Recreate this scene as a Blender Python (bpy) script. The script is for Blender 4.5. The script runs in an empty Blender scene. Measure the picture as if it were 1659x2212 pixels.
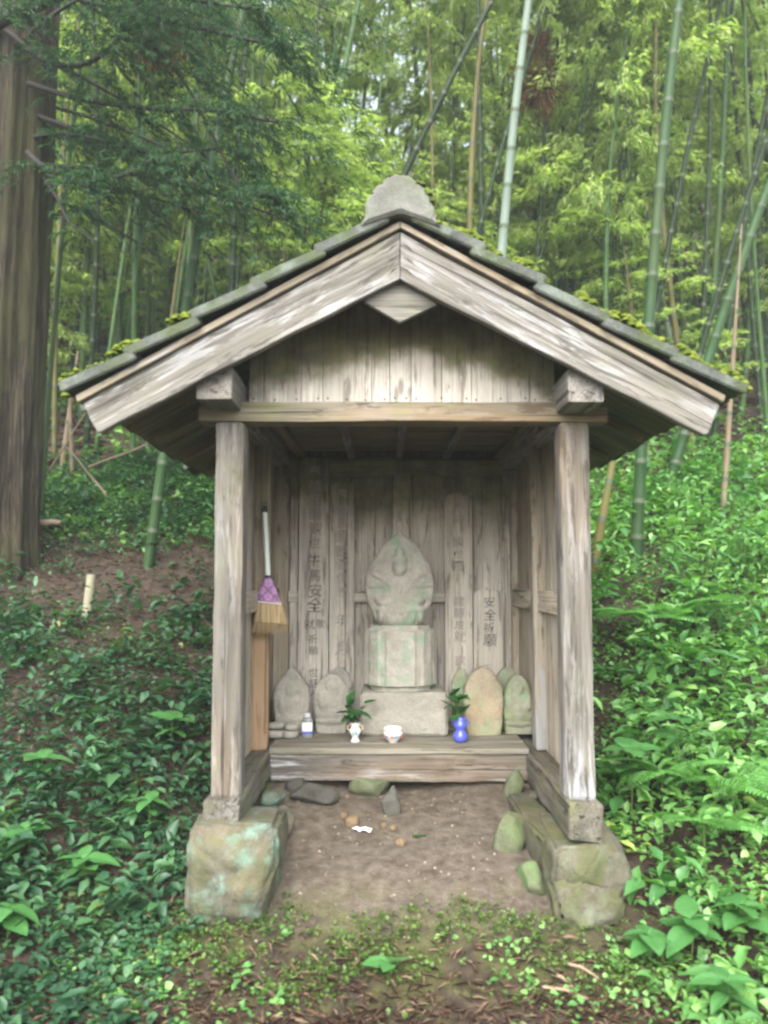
import bpy, bmesh, math, random
import numpy as np
from mathutils import Vector, Matrix, noise as mnoise

R = math.radians
sc = bpy.context.scene
COL = sc.collection

# ------------------------------------------------------------------ camera
CAM = Vector((-0.065, -3.48, 1.5)); PITCH = math.atan(145 / 1740); FPX = 1740.0
cd = bpy.data.cameras.new("camera"); cam = bpy.data.objects.new("camera", cd); COL.objects.link(cam)
cam.location = CAM; cam.rotation_euler = (R(90) + PITCH, 0, 0)
cd.lens = 36 * FPX / 2212; cd.sensor_width = 36; cd.clip_end = 400; cd.clip_start = 0.05
cd.dof.use_dof = True; cd.dof.focus_distance = 4.3; cd.dof.aperture_fstop = 1.7
sc.camera = cam
# ------------------------------------------------------------------ sky and sun (overcast)
SUN_EL, SUN_AZ = R(47), R(190)        # azimuth measured clockwise from +Y (the way the camera looks)
w = bpy.data.worlds.new("World"); sc.world = w; w.use_nodes = True
nt = w.node_tree; bg = nt.nodes["Background"]
sky = nt.nodes.new("ShaderNodeTexSky"); sky.sky_type = 'NISHITA'; sky.sun_disc = False
sky.sun_elevation = SUN_EL; sky.sun_rotation = SUN_AZ; sky.air_density = 1.0; sky.dust_density = 3.0
hs = nt.nodes.new("ShaderNodeHueSaturation"); hs.inputs['Saturation'].default_value = 0.5
nt.links.new(sky.outputs[0], hs.inputs['Color']); nt.links.new(hs.outputs[0], bg.inputs[0]); bg.inputs[1].default_value = 0.15
sl = bpy.data.lights.new("sun", 'SUN'); sl.energy = 1.3; sl.angle = R(75); sl.color = (1.0, 0.97, 0.92)
so = bpy.data.objects.new("sun", sl); COL.objects.link(so)
sd = Vector((math.sin(SUN_AZ) * math.cos(SUN_EL), math.cos(SUN_AZ) * math.cos(SUN_EL), math.sin(SUN_EL)))
so.rotation_euler = sd.to_track_quat('Z', 'Y').to_euler(); so.location = (0, -4, 12)
# ------------------------------------------------------------------ exposure and renderer
vs = sc.view_settings; vs.view_transform = 'Standard'; vs.look = 'None'; vs.gamma = 1; vs.use_curve_mapping = False
vs.exposure = 2.5
sc.render.engine = 'CYCLES'
cy = sc.cycles; cy.use_denoising = True; cy.max_bounces = 7; cy.diffuse_bounces = 4; cy.glossy_bounces = 2
cy.transmission_bounces = 5; cy.transparent_max_bounces = 6; cy.caustics_reflective = False; cy.caustics_refractive = False
cy.sample_clamp_indirect = 6; cy.filter_width = 2.6

# ------------------------------------------------------------------ helpers
rng = np.random.default_rng(7); random.seed(7)
WM = {}

def at(u, v, Y):
    """point of the place at depth plane Y seen at (u, v) of a 1659 x 2212 sketch of the view"""
    a = (u - 829.5) / FPX; b = -(v - 1106) / FPX
    y = math.cos(PITCH) - b * math.sin(PITCH); z = math.sin(PITCH) + b * math.cos(PITCH)
    t = (Y - CAM.y) / y
    return Vector((CAM.x + a * t, Y, CAM.z + z * t))

def put(o, parent=None, M=None):
    COL.objects.link(o); M = M or Matrix.Identity(4)
    if parent is not None:
        o.parent = parent; o.matrix_parent_inverse = WM[parent].inverted()
    o.matrix_basis = M; WM[o] = M
    return o

def tag(o, label, cat, group=None, kind=None):
    o["label"] = label
    if cat: o["category"] = cat
    if group: o["group"] = group
    if kind: o["kind"] = kind
    return o

def thing(name, loc, label, cat, group=None):
    return tag(put(bpy.data.objects.new(name, None), None, Matrix.Translation(Vector(loc))), label, cat, group)

def mesh_np(name, verts, faces, mats=(), smooth=False, midx=None):
    """faces: (n,k) array, or list of such arrays"""
    fl = faces if isinstance(faces, list) else [faces]
    me = bpy.data.meshes.new(name); verts = np.asarray(verts, dtype=np.float32)
    me.vertices.add(len(verts)); me.vertices.foreach_set("co", verts.ravel())
    li = np.concatenate([np.asarray(f, dtype=np.int32).ravel() for f in fl])
    cnt = np.concatenate([np.full(len(f), np.asarray(f).shape[1], dtype=np.int32) for f in fl])
    st = np.concatenate([[0], np.cumsum(cnt)[:-1]]).astype(np.int32)
    me.loops.add(len(li)); me.loops.foreach_set("vertex_index", li)
    me.polygons.add(len(cnt)); me.polygons.foreach_set("loop_start", st); me.polygons.foreach_set("loop_total", cnt)
    if smooth: me.polygons.foreach_set("use_smooth", np.ones(len(cnt), dtype=bool))
    for m in mats: me.materials.append(m)
    if midx is not None: me.polygons.foreach_set("material_index", np.asarray(midx, dtype=np.int32))
    me.update(calc_edges=True); me.validate()
    return me

def obj(name, me, parent=None, M=None): return put(bpy.data.objects.new(name, me), parent, M)

def bm_obj(name, bm, mat, parent=None, M=None, smooth=False):
    me = bpy.data.meshes.new(name); bm.to_mesh(me); bm.free()
    if mat: me.materials.append(mat)
    if smooth:
        for p in me.polygons: p.use_smooth = True
    return obj(name, me, parent, M)

def frame(a, b, side=(1, 0, 0)):
    """matrix with local Z along a->b, local X close to side, origin in the middle"""
    a, b = Vector(a), Vector(b); z = (b - a).normalized(); x = Vector(side); x = (x - z * x.dot(z)).normalized(); y = z.cross(x)
    M = Matrix((x, y, z)).transposed().to_4x4(); M.translation = (a + b) / 2
    return M

def beam(name, a, b, wx, wy, mat, parent, side=(1, 0, 0), bevel=0.008, rough=0.002, seg=None, bow=0.0, seed=0):
    """a timber from a to b: bevelled, slightly uneven box, local Z along the grain"""
    M = frame(a, b, side); L = (Vector(b) - Vector(a)).length
    bm = bmesh.new(); bmesh.ops.create_cube(bm, size=1)
    for v in bm.verts: v.co = Vector((v.co.x * wx, v.co.y * wy, v.co.z * L))
    if bevel: bmesh.ops.bevel(bm, geom=list(bm.edges), offset=bevel, segments=2, affect='EDGES', profile=0.6)
    n = seg if seg is not None else max(1, int(L / 0.09))
    for k in range(1, n):
        bmesh.ops.bisect_plane(bm, geom=bm.verts[:] + bm.edges[:] + bm.faces[:], plane_co=(0, 0, -L / 2 + L * k / n), plane_no=(0, 0, 1))
    if rough:
        o = Vector((seed * 3.7 + a[0] * 5, a[1] * 5 + 1.3, a[2] * 5))
        for v in bm.verts:
            p = v.co
            d = mnoise.noise_vector(Vector((p.x * 14, p.y * 14, p.z * 3.1)) + o) * rough + mnoise.noise_vector(Vector((p.x * 40, p.y * 40, p.z * 16)) + o) * rough * 0.5
            v.co = p + Vector((d.x, d.y, d.z * 0.6))
            if bow: v.co.x += bow * math.cos(p.z / L * math.pi)
    return bm_obj(name, bm, mat, parent, M)

def tube(pts, rad, sides=8, cap=True):
    pts = [Vector(p) for p in pts]; n = len(pts); V = []; F = []
    up = Vector((0.13, 0.97, 0.21))
    for i, p in enumerate(pts):
        t = (pts[min(i + 1, n - 1)] - pts[max(i - 1, 0)]).normalized()
        x = up.cross(t).normalized(); y = t.cross(x)
        for k in range(sides):
            a = 2 * math.pi * k / sides
            V.append(p + (x * math.cos(a) + y * math.sin(a)) * rad[i])
    for i in range(n - 1):
        for k in range(sides):
            F.append((i * sides + k, i * sides + (k + 1) % sides, (i + 1) * sides + (k + 1) % sides, (i + 1) * sides + k))
    return np.array([v[:] for v in V], dtype=np.float32), np.array(F, dtype=np.int32)

def join_np(parts):
    """[(V, F)] with same face size -> one (V, F)"""
    Vs, Fs, o = [], [], 0
    for V, F in parts: Vs.append(V); Fs.append(F + o); o += len(V)
    return np.concatenate(Vs), np.concatenate(Fs)

def lathe(prof, n=28):
    V = []; F = []
    for r, z in prof:
        for k in range(n):
            a = 2 * math.pi * k / n; V.append((r * math.cos(a), r * math.sin(a), z))
    for i in range(len(prof) - 1):
        for k in range(n): F.append((i * n + k, i * n + (k + 1) % n, (i + 1) * n + (k + 1) % n, (i + 1) * n + k))
    return np.array(V, dtype=np.float32), np.array(F, dtype=np.int32)

def fbm(x, y, s=1.0, o=0.0):
    x = np.asarray(x) * s + o; y = np.asarray(y) * s - o * 0.7
    return (np.sin(x * 1.7 + 1.3 * np.sin(y * 1.1 + 0.5)) * np.cos(y * 1.9 + 0.8 * np.sin(x * 1.3 + 2.1)) * 0.55
            + np.sin(x * 3.9 + y * 1.7 + 0.9) * np.cos(y * 4.3 - x * 1.1) * 0.28 + np.sin(x * 8.3 - y * 3.1) * np.cos(y * 9.1 + x * 2.3 + 1.7) * 0.15)

# ------------------------------------------------------------------ materials
def rgb(*c): return (c[0], c[1], c[2], 1.0)

class Mat:
    def __init__(s, name, rough=0.8, spec=0.3):
        s.m = bpy.data.materials.new(name); s.m.use_nodes = True; s.t = s.m.node_tree; s.b = s.t.nodes["Principled BSDF"]
        s.b.inputs['Roughness'].default_value = rough; s.b.inputs['Specular IOR Level'].default_value = spec
    def n(s, typ, **kw):
        d = s.t.nodes.new(typ)
        for k, v in kw.items():
            if hasattr(d, k): setattr(d, k, v)
        return d
    def l(s, a, b): s.t.links.new(a, b); return b
    def obj(s, scale=(1, 1, 1), rand=True):
        tc = s.n("ShaderNodeTexCoord"); src = tc.outputs['Object']
        if rand:
            oi = s.n("ShaderNodeObjectInfo"); mu = s.n("ShaderNodeMath", operation='MULTIPLY'); mu.inputs[1].default_value = 37.0
            s.l(oi.outputs['Random'], mu.inputs[0]); ad = s.n("ShaderNodeVectorMath", operation='ADD')
            s.l(src, ad.inputs[0]); s.l(mu.outputs[0], ad.inputs[1]); src = ad.outputs[0]
        mp = s.n("ShaderNodeMapping"); mp.inputs['Scale'].default_value = scale; s.l(src, mp.inputs[0]); return mp.outputs[0]
    def pos(s): return s.n("ShaderNodeNewGeometry").outputs['Position']
    def noise(s, vec, scale=5, detail=4, rough=0.55, dist=0.0):
        d = s.n("ShaderNodeTexNoise"); d.inputs['Scale'].default_value = scale; d.inputs['Detail'].default_value = detail
        d.inputs['Roughness'].default_value = rough; d.inputs['Distortion'].default_value = dist
        if vec is not None: s.l(vec, d.inputs['Vector'])
        return d.outputs['Fac']
    def ramp(s, fac, *stops):
        d = s.n("ShaderNodeValToRGB"); el = d.color_ramp.elements
        while len(el) < len(stops): el.new(0.5)
        for e, (p, c) in zip(el, stops): e.position = p; e.color = c if len(c) == 4 else rgb(*c)
        s.l(fac, d.inputs[0]); return d.outputs[0]
    def step(s, fac, lo, hi):
        d = s.n("ShaderNodeMapRange"); d.interpolation_type = 'SMOOTHSTEP'
        d.inputs[1].default_value = lo; d.inputs[2].default_value = hi; s.l(fac, d.inputs[0]); return d.outputs[0]
    def math(s, op, a, b=None):
        d = s.n("ShaderNodeMath", operation=op)
        for i, x in enumerate((a, b)):
            if x is None: continue
            if isinstance(x, (int, float)): d.inputs[i].default_value = x
            else: s.l(x, d.inputs[i])
        return d.outputs[0]
    def mix(s, fac, a, b, blend='MIX'):
        d = s.n("ShaderNodeMix", data_type='RGBA', blend_type=blend)
        for i, x in ((0, fac), (6, a), (7, b)):
            if isinstance(x, (int, float)): d.inputs[i].default_value = x
            elif isinstance(x, tuple): d.inputs[i].default_value = x if len(x) == 4 else rgb(*x)
            else: s.l(x, d.inputs[i])
        return d.outputs[2]
    def col(s, c):
        if isinstance(c, tuple): s.b.inputs['Base Color'].default_value = rgb(*c[:3])
        else: s.l(c, s.b.inputs['Base Color'])
        return s
    def bump(s, h, strength=0.4, dist=0.01):
        d = s.n("ShaderNodeBump"); d.inputs['Strength'].default_value = strength; d.inputs['Distance'].default_value = dist
        s.l(h, d.inputs['Height']); s.l(d.outputs[0], s.b.inputs['Normal']); return s
    def sep(s, vec): d = s.n("ShaderNodeSeparateXYZ"); s.l(vec, d.inputs[0]); return d.outputs

def wood(name, dark, mid, light, bleach=0.25, algae_shade=None, brown=0.0, green=0.15, peel=None, low=None):
    """weathered timber, grain along local Z; algae = (height, band, centre dip, strength) of olive growth plus shade painted into the upper boards"""
    k = Mat(name, 0.82, 0.25)
    g1 = k.noise(k.obj((16, 16, 0.9)), 1.0, 6, 0.6, 0.4)
    g2 = k.noise(k.obj((95, 95, 2.2)), 1.0, 4, 0.6, 0.3)
    big = k.noise(k.obj((3, 3, 1.3)), 1.0, 4, 0.6)
    c = k.ramp(g1, (0.28, dark), (0.5, mid), (0.75, light))
    fine = k.ramp(g2, (0.3, (0.38, 0.37, 0.36)), (0.56, (1.06, 1.06, 1.06)))
    c = k.mix(0.75, c, fine, 'MULTIPLY')
    c = k.mix(k.math('MULTIPLY', k.step(big, 0.36, 0.62), 0.45), c, tuple(x * 0.62 for x in mid))
    if bleach:
        bl = k.noise(k.obj((38, 38, 3.4)), 1.0, 6, 0.7, 0.5); zone = k.step(k.noise(k.obj((3.5, 3.5, 1.6)), 1.0, 3), 0.42, 0.6)
        c = k.mix(k.math('MULTIPLY', k.math('MULTIPLY', k.step(bl, 0.47, 0.6), zone), bleach), c, (0.32, 0.325, 0.325))
        ds = k.noise(k.obj((22, 22, 2.6)), 1.3, 6, 0.7, 0.5); c = k.mix(k.math('MULTIPLY', k.step(ds, 0.54, 0.62), 0.75), c, tuple(x * 0.45 for x in dark))
    if brown:
        br = k.noise(k.obj((4, 4, 0.8)), 1.0, 3); bf = k.math('MULTIPLY', k.step(br, 0.42, 0.7), brown)
        if low is not None: bf = k.math('MULTIPLY', k.step(k.math('ADD', k.sep(k.obj((1, 1, 1), False))[2], k.math('MULTIPLY', br, 0.5)), low + 0.3, low - 0.1), brown)
        c = k.mix(bf, c, (0.3, 0.16, 0.06))
    p = k.pos(); wn = k.noise(p, 3.2, 5, 0.6)
    if green:
        gg = k.noise(p, 5.5, 4, 0.6); c = k.mix(k.math('MULTIPLY', k.step(gg, 0.5, 0.72), green), c, (0.13, 0.16, 0.05))
    if algae_shade:  # upper boards darkened: olive growth and roof shade painted as one colour
        z0, band, dip, st = algae_shade
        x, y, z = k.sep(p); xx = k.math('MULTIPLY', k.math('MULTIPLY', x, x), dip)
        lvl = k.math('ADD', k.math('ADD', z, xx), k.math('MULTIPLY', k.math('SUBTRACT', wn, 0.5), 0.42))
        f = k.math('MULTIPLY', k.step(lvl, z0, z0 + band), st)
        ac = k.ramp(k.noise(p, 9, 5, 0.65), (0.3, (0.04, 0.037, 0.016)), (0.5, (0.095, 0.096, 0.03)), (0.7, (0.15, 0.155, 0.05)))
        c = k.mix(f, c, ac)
    if peel is not None:
        lx, ly, lz = k.sep(k.obj((1, 1, 1), False)); pn = k.noise(k.obj((15, 15, 2.2)), 1.0, 5, 0.6, 0.4)
        lv = k.math('ADD', k.math('MULTIPLY', k.math('SUBTRACT', peel, lz), 0.3), pn)
        c = k.mix(k.math('MULTIPLY', k.step(lv, 0.56, 0.63), 0.7), c, (0.255, 0.265, 0.275))
    kn = k.n("ShaderNodeTexVoronoi"); kn.inputs['Scale'].default_value = 1.0; k.l(k.obj((7, 7, 2.2)), kn.inputs['Vector'])
    c = k.mix(k.math('MULTIPLY', k.step(kn.outputs['Distance'], 0.13, 0.05), 0.6), c, (0.07, 0.055, 0.04))
    sp = k.noise(k.obj((48, 48, 0.55)), 1.0, 2, 0.4, 0.3); spm = k.step(sp, 0.66, 0.69)
    c = k.mix(k.math('MULTIPLY', spm, 0.75), c, tuple(x * 0.22 for x in dark))
    k.col(c); k.bump(k.math('SUBTRACT', k.math('ADD', k.math('MULTIPLY', g2, 0.7), g1), spm), 0.6, 0.006)
    return k.m

def stone(name, c1, c2, lichen=(0.25, 0.36, 0.26), amount=0.4, scale=6.0, moss=0.0, tan=0.0, lo=0.5):
    k = Mat(name, 0.9, 0.2); v = k.obj((1, 1, 1))
    a = k.noise(v, scale, 6, 0.62); f = k.noise(v, scale * 14, 4, 0.7); li = k.noise(v, scale * 0.75 + 1.3, 6, 0.68, 0.5)
    c = k.ramp(a, (0.3, c1), (0.7, c2)); c = k.mix(0.6, c, k.ramp(f, (0.3, (0.55, 0.55, 0.55)), (0.65, (1.08, 1.08, 1.08))), 'MULTIPLY')
    if tan: c = k.mix(k.math('MULTIPLY', k.step(k.noise(v, scale * 0.5, 4), 0.45, 0.65), tan), c, (c2[0] * 1.1, c2[1] * 0.86, c2[2] * 0.62))
    c = k.mix(k.math('MULTIPLY', k.step(li, lo, lo + 0.16), amount), c, lichen)
    if moss: c = k.mix(k.math('MULTIPLY', k.step(k.noise(v, scale * 0.9, 5, 0.65), 0.46, 0.6), moss), c, (c2[0] * 0.48, c2[1] * 0.6, c2[2] * 0.22))
    k.col(c); k.bump(k.math('ADD', a, k.math('MULTIPLY', f, 0.4)), 0.8, 0.02)
    return k.m

def leafmat(name, c1, c2, c3, rough=0.4, trans=0.35, spec=0.5, tint=None, veins=False, patch=None):
    """leaves: colour differs leaf by leaf; thin, so light passes through"""
    k = Mat(name, rough, spec); g = k.n("ShaderNodeNewGeometry")
    rf = g.outputs['Random Per Island']
    if patch: rf = k.math('ADD', k.math('MULTIPLY', rf, 0.6), k.math('MULTIPLY', k.math('SUBTRACT', k.noise(g.outputs['Position'], 2.1, 3), 0.3), 0.95))
    c = k.ramp(rf, (0.0, c1), (0.5, c2), (0.86, c3), (0.93, patch)) if patch else k.ramp(rf, (0.0, c1), (0.5, c2), (1.0, c3))
    if veins:
        v = k.obj((1, 1, 1)); c = k.mix(k.math('MULTIPLY', k.noise(v, 30, 4), 0.5), c, tuple(x * 0.6 for x in c2))
        wv = k.n("ShaderNodeTexWave"); wv.inputs['Scale'].default_value = 9; wv.inputs['Distortion'].default_value = 1.0; k.l(v, wv.inputs['Vector'])
        k.bump(wv.outputs['Fac'], 0.25, 0.004)
    k.col(c)
    if trans:
        tr = k.n("ShaderNodeBsdfTranslucent"); tc = k.mix(1.0, c, tint or (1.6, 1.5, 0.5), 'MULTIPLY'); k.l(tc, tr.inputs[0])
        mx = k.n("ShaderNodeMixShader"); mx.inputs[0].default_value = trans
        k.l(k.b.outputs[0], mx.inputs[1]); k.l(tr.outputs[0], mx.inputs[2])
        k.l(mx.outputs[0], k.t.nodes["Material Output"].inputs[0])
    return k.m

def plain(name, c, rough=0.6, spec=0.4, var=0.25, scale=25):
    k = Mat(name, rough, spec); f = k.noise(k.obj(), scale, 4)
    k.col(k.mix(k.math('MULTIPLY', f, 1.0), tuple(x * (1 - var) for x in c), tuple(min(1, x * (1 + var)) for x in c))); return k.m

M_black0 = plain("dark_crack", (0.06, 0.05, 0.04), 0.9, 0.1, 0.4)
GREY_D, GREY_M, GREY_L = (0.17, 0.145, 0.115), (0.31, 0.275, 0.225), (0.42, 0.385, 0.33)
M_post = wood("weathered_post", (0.068, 0.062, 0.05), (0.125, 0.115, 0.097), (0.172, 0.16, 0.142), 0.3, None, 0.12, 0.12)
M_postR = wood("peeling_post", (0.068, 0.062, 0.05), (0.125, 0.115, 0.097), (0.172, 0.16, 0.142), 0.3, None, 0.15, 0.12, -0.42)
M_barge = wood("bleached_bargeboard", (0.08, 0.073, 0.06), (0.155, 0.144, 0.123), (0.215, 0.203, 0.182), 0.7, None, 0.0, 0.1)
M_beam = wood("tie_beam_wood", (0.099, 0.0828, 0.054), (0.171, 0.149, 0.104), (0.225, 0.203, 0.162), 0.3, None, 0.3, 0.3)
M_purl = wood("purlin_wood", (0.11, 0.098, 0.08), (0.2, 0.185, 0.16), (0.26, 0.245, 0.22), 0.6, None, 0.0, 0.05)
M_gable = wood("gable_board_wood", (0.38, 0.335, 0.28), (0.58, 0.53, 0.46), (0.66, 0.62, 0.55), 0.3, (2.42, 0.12, 0.5, 0.85), 0.0, 0.05)  # overhang shade is painted into the olive top of these boards
M_wall = wood("inner_wall_wood", (0.36, 0.315, 0.26), (0.57, 0.52, 0.445), (0.66, 0.615, 0.54), 0.3, (1.74, 0.32, 0.0, 0.86), 0.0, 0.15)  # deep shade under the ceiling is painted into the olive upper wall
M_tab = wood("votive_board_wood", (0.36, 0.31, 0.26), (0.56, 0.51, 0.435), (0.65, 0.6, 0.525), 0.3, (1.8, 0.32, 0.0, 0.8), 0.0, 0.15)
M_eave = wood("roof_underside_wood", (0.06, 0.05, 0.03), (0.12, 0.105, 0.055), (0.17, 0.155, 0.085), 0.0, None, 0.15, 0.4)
M_sill = wood("sill_wood", (0.05, 0.045, 0.035), (0.1, 0.092, 0.072), (0.15, 0.14, 0.115), 0.2, None, 0.1, 0.35)
M_deck = wood("deck_wood", (0.128, 0.112, 0.08), (0.216, 0.196, 0.152), (0.288, 0.264, 0.216), 0.25, None, 0.0, 0.2)
M_deckb = wood("peeling_deck_beam", (0.06, 0.052, 0.043), (0.125, 0.112, 0.095), (0.19, 0.18, 0.165), 1.0, None, 0.12, 0.08)
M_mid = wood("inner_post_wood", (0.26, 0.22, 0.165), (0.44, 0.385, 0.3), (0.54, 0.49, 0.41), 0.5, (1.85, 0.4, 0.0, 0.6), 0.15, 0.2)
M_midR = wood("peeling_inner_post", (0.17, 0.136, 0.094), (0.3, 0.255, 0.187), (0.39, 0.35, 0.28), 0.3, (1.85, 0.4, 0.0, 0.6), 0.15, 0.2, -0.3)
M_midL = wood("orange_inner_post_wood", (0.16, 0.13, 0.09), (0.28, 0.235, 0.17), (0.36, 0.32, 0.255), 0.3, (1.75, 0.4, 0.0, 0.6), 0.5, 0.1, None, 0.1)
M_verge = wood("verge_strip_wood", (0.13, 0.11, 0.078), (0.235, 0.2, 0.145), (0.31, 0.275, 0.215), 0.5, None, 0.15, 0.15)
M_tile = stone("roof_tile_stone", (0.05, 0.055, 0.048), (0.115, 0.125, 0.11), (0.16, 0.19, 0.155), 0.5, 7, 0.6)
M_orn = stone("ridge_ornament_stone", (0.1, 0.1, 0.085), (0.18, 0.18, 0.16), (0.14, 0.18, 0.12), 0.5, 8, 0.3)
M_stat = stone("statue_stone", (0.3, 0.28, 0.235), (0.46, 0.43, 0.375), (0.19, 0.31, 0.2), 0.6, 11, 0, 0, 0.47)
M_statg = stone("mossy_statue_stone", (0.2, 0.21, 0.15), (0.34, 0.34, 0.26), (0.22, 0.35, 0.2), 0.75, 8, 0.3)
M_statp = stone("pale_statue_stone", (0.24, 0.225, 0.19), (0.36, 0.34, 0.29), (0.26, 0.3, 0.22), 0.3, 8)
M_stato = stone("ochre_statue_stone", (0.26, 0.22, 0.15), (0.38, 0.33, 0.24), (0.24, 0.33, 0.18), 0.6, 7, 0, 0.35)
M_rockL = stone("lichen_rock", (0.065, 0.06, 0.042), (0.135, 0.125, 0.095), (0.125, 0.2, 0.16), 0.85, 6.5, 0.4, 0.4, 0.48)
M_rockR = stone("tan_rock", (0.058, 0.054, 0.037), (0.125, 0.117, 0.083), (0.15, 0.19, 0.12), 0.4, 6, 0.55, 0.3)
M_rockG = stone("green_rock", (0.07, 0.075, 0.042), (0.13, 0.145, 0.09), (0.09, 0.15, 0.055), 0.7, 6, 0.3)
M_rockD = stone("dark_rock", (0.035, 0.032, 0.026), (0.1, 0.095, 0.085), (0.07, 0.085, 0.045), 0.4, 8, 0.3)
M_rockO = stone("orange_pebble_stone", (0.15, 0.1, 0.055), (0.25, 0.18, 0.11), (0.24, 0.2, 0.16), 0.4, 30)
M_moss = leafmat("moss", (0.045, 0.065, 0.01), (0.085, 0.115, 0.015), (0.135, 0.165, 0.022), 0.9, 0.15, 0.1)
M_bleaf = leafmat("bamboo_leaf", (0.13, 0.21, 0.05), (0.28, 0.38, 0.11), (0.46, 0.54, 0.24), 0.35, 0.55, 0.5, (1.4, 1.5, 0.75))
M_cedarl = leafmat("cedar_needles", (0.02, 0.05, 0.024), (0.034, 0.08, 0.035), (0.06, 0.125, 0.05), 0.5, 0.35, 0.3, (1.2, 1.4, 0.9))
M_dead = leafmat("dead_cedar_needles", (0.06, 0.025, 0.012), (0.12, 0.05, 0.022), (0.19, 0.09, 0.04), 0.8, 0.15, 0.2, (1.3, 1, 0.6))
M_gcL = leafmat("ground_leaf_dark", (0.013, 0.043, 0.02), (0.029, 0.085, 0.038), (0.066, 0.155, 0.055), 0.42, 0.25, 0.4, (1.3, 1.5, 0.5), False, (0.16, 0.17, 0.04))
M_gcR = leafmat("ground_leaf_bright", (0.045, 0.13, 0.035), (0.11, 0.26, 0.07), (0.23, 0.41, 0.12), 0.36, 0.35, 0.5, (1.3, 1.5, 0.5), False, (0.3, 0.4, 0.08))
M_gcS = leafmat("small_weed_leaf", (0.03, 0.065, 0.013), (0.06, 0.115, 0.02), (0.11, 0.175, 0.035), 0.45, 0.3, 0.4, (1.4, 1.4, 0.5))
M_broad = leafmat("broad_leaf", (0.04, 0.13, 0.035), (0.06, 0.18, 0.048), (0.1, 0.25, 0.07), 0.36, 0.3, 0.5, (1.3, 1.5, 0.5), True)
M_fern = leafmat("fern_leaf", (0.07, 0.2, 0.05), (0.11, 0.28, 0.07), (0.17, 0.36, 0.1), 0.4, 0.3, 0.4, (1.3, 1.5, 0.6))
M_sakaki = leafmat("sakaki_leaf", (0.012, 0.05, 0.012), (0.02, 0.08, 0.02), (0.04, 0.12, 0.03), 0.3, 0.15, 0.5)
M_litter = leafmat("leaf_litter", (0.03, 0.016, 0.01), (0.075, 0.038, 0.022), (0.2, 0.14, 0.09), 0.7, 0.0, 0.3)
M_stick = plain("dead_stick", (0.13, 0.1, 0.07), 0.8, 0.2, 0.5)

def bark():
    k = Mat("cedar_bark", 0.9, 0.2); v = k.obj((34, 34, 2.6)); a = k.noise(v, 1.0, 8, 0.7, 1.2); b = k.noise(k.obj((1, 1, 0.5)), 2.6, 4)
    c = k.ramp(a, (0.38, (0.006, 0.005, 0.0035)), (0.5, (0.027, 0.022, 0.014)), (0.64, (0.065, 0.054, 0.036)))
    c = k.mix(k.math('MULTIPLY', k.step(b, 0.44, 0.6), 0.55), c, (0.042, 0.045, 0.014)); k.col(c); k.bump(a, 0.9, 0.03); return k.m
M_bark = bark()
M_branch = plain("cedar_branch_bark", (0.022, 0.018, 0.015), 0.8, 0.3, 0.4)

def culm_mat(name, c1, c2, c3=None, rough=0.35):
    k = Mat(name, 0.5, 0.15); a = k.noise(k.obj((6, 6, 0.5)), 1.0, 4); b = k.noise(k.obj((2, 2, 0.6)), 1.0, 3)
    c = k.ramp(a, (0.3, c1), (0.7, c2)); c = k.mix(k.math('MULTIPLY', k.step(b, 0.45, 0.7), 0.5), c, c3 or tuple(x * 0.6 for x in c1)); k.col(c); return k.m
M_culm = culm_mat("green_culm", (0.022, 0.055, 0.016), (0.05, 0.1, 0.03), (0.07, 0.085, 0.02))
M_culmd = culm_mat("dark_culm", (0.007, 0.018, 0.005), (0.016, 0.032, 0.01))
M_culmB = culm_mat("deep_green_culm", (0.013, 0.036, 0.012), (0.03, 0.065, 0.022), (0.04, 0.055, 0.02))
M_culmp = culm_mat("pale_culm", (0.1, 0.135, 0.105), (0.17, 0.21, 0.175), (0.12, 0.15, 0.12))
M_culmy = culm_mat("yellow_culm", (0.06, 0.058, 0.017), (0.105, 0.096, 0.034), (0.085, 0.056, 0.022))
M_culmb = culm_mat("dead_culm", (0.1, 0.075, 0.048), (0.18, 0.145, 0.1), (0.12, 0.08, 0.045))
M_culmO = culm_mat("orange_culm", (0.16, 0.08, 0.03), (0.26, 0.15, 0.07), (0.2, 0.09, 0.03))
M_node = plain("culm_node", (0.036, 0.052, 0.026), 0.6, 0.3, 0.3)

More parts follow.
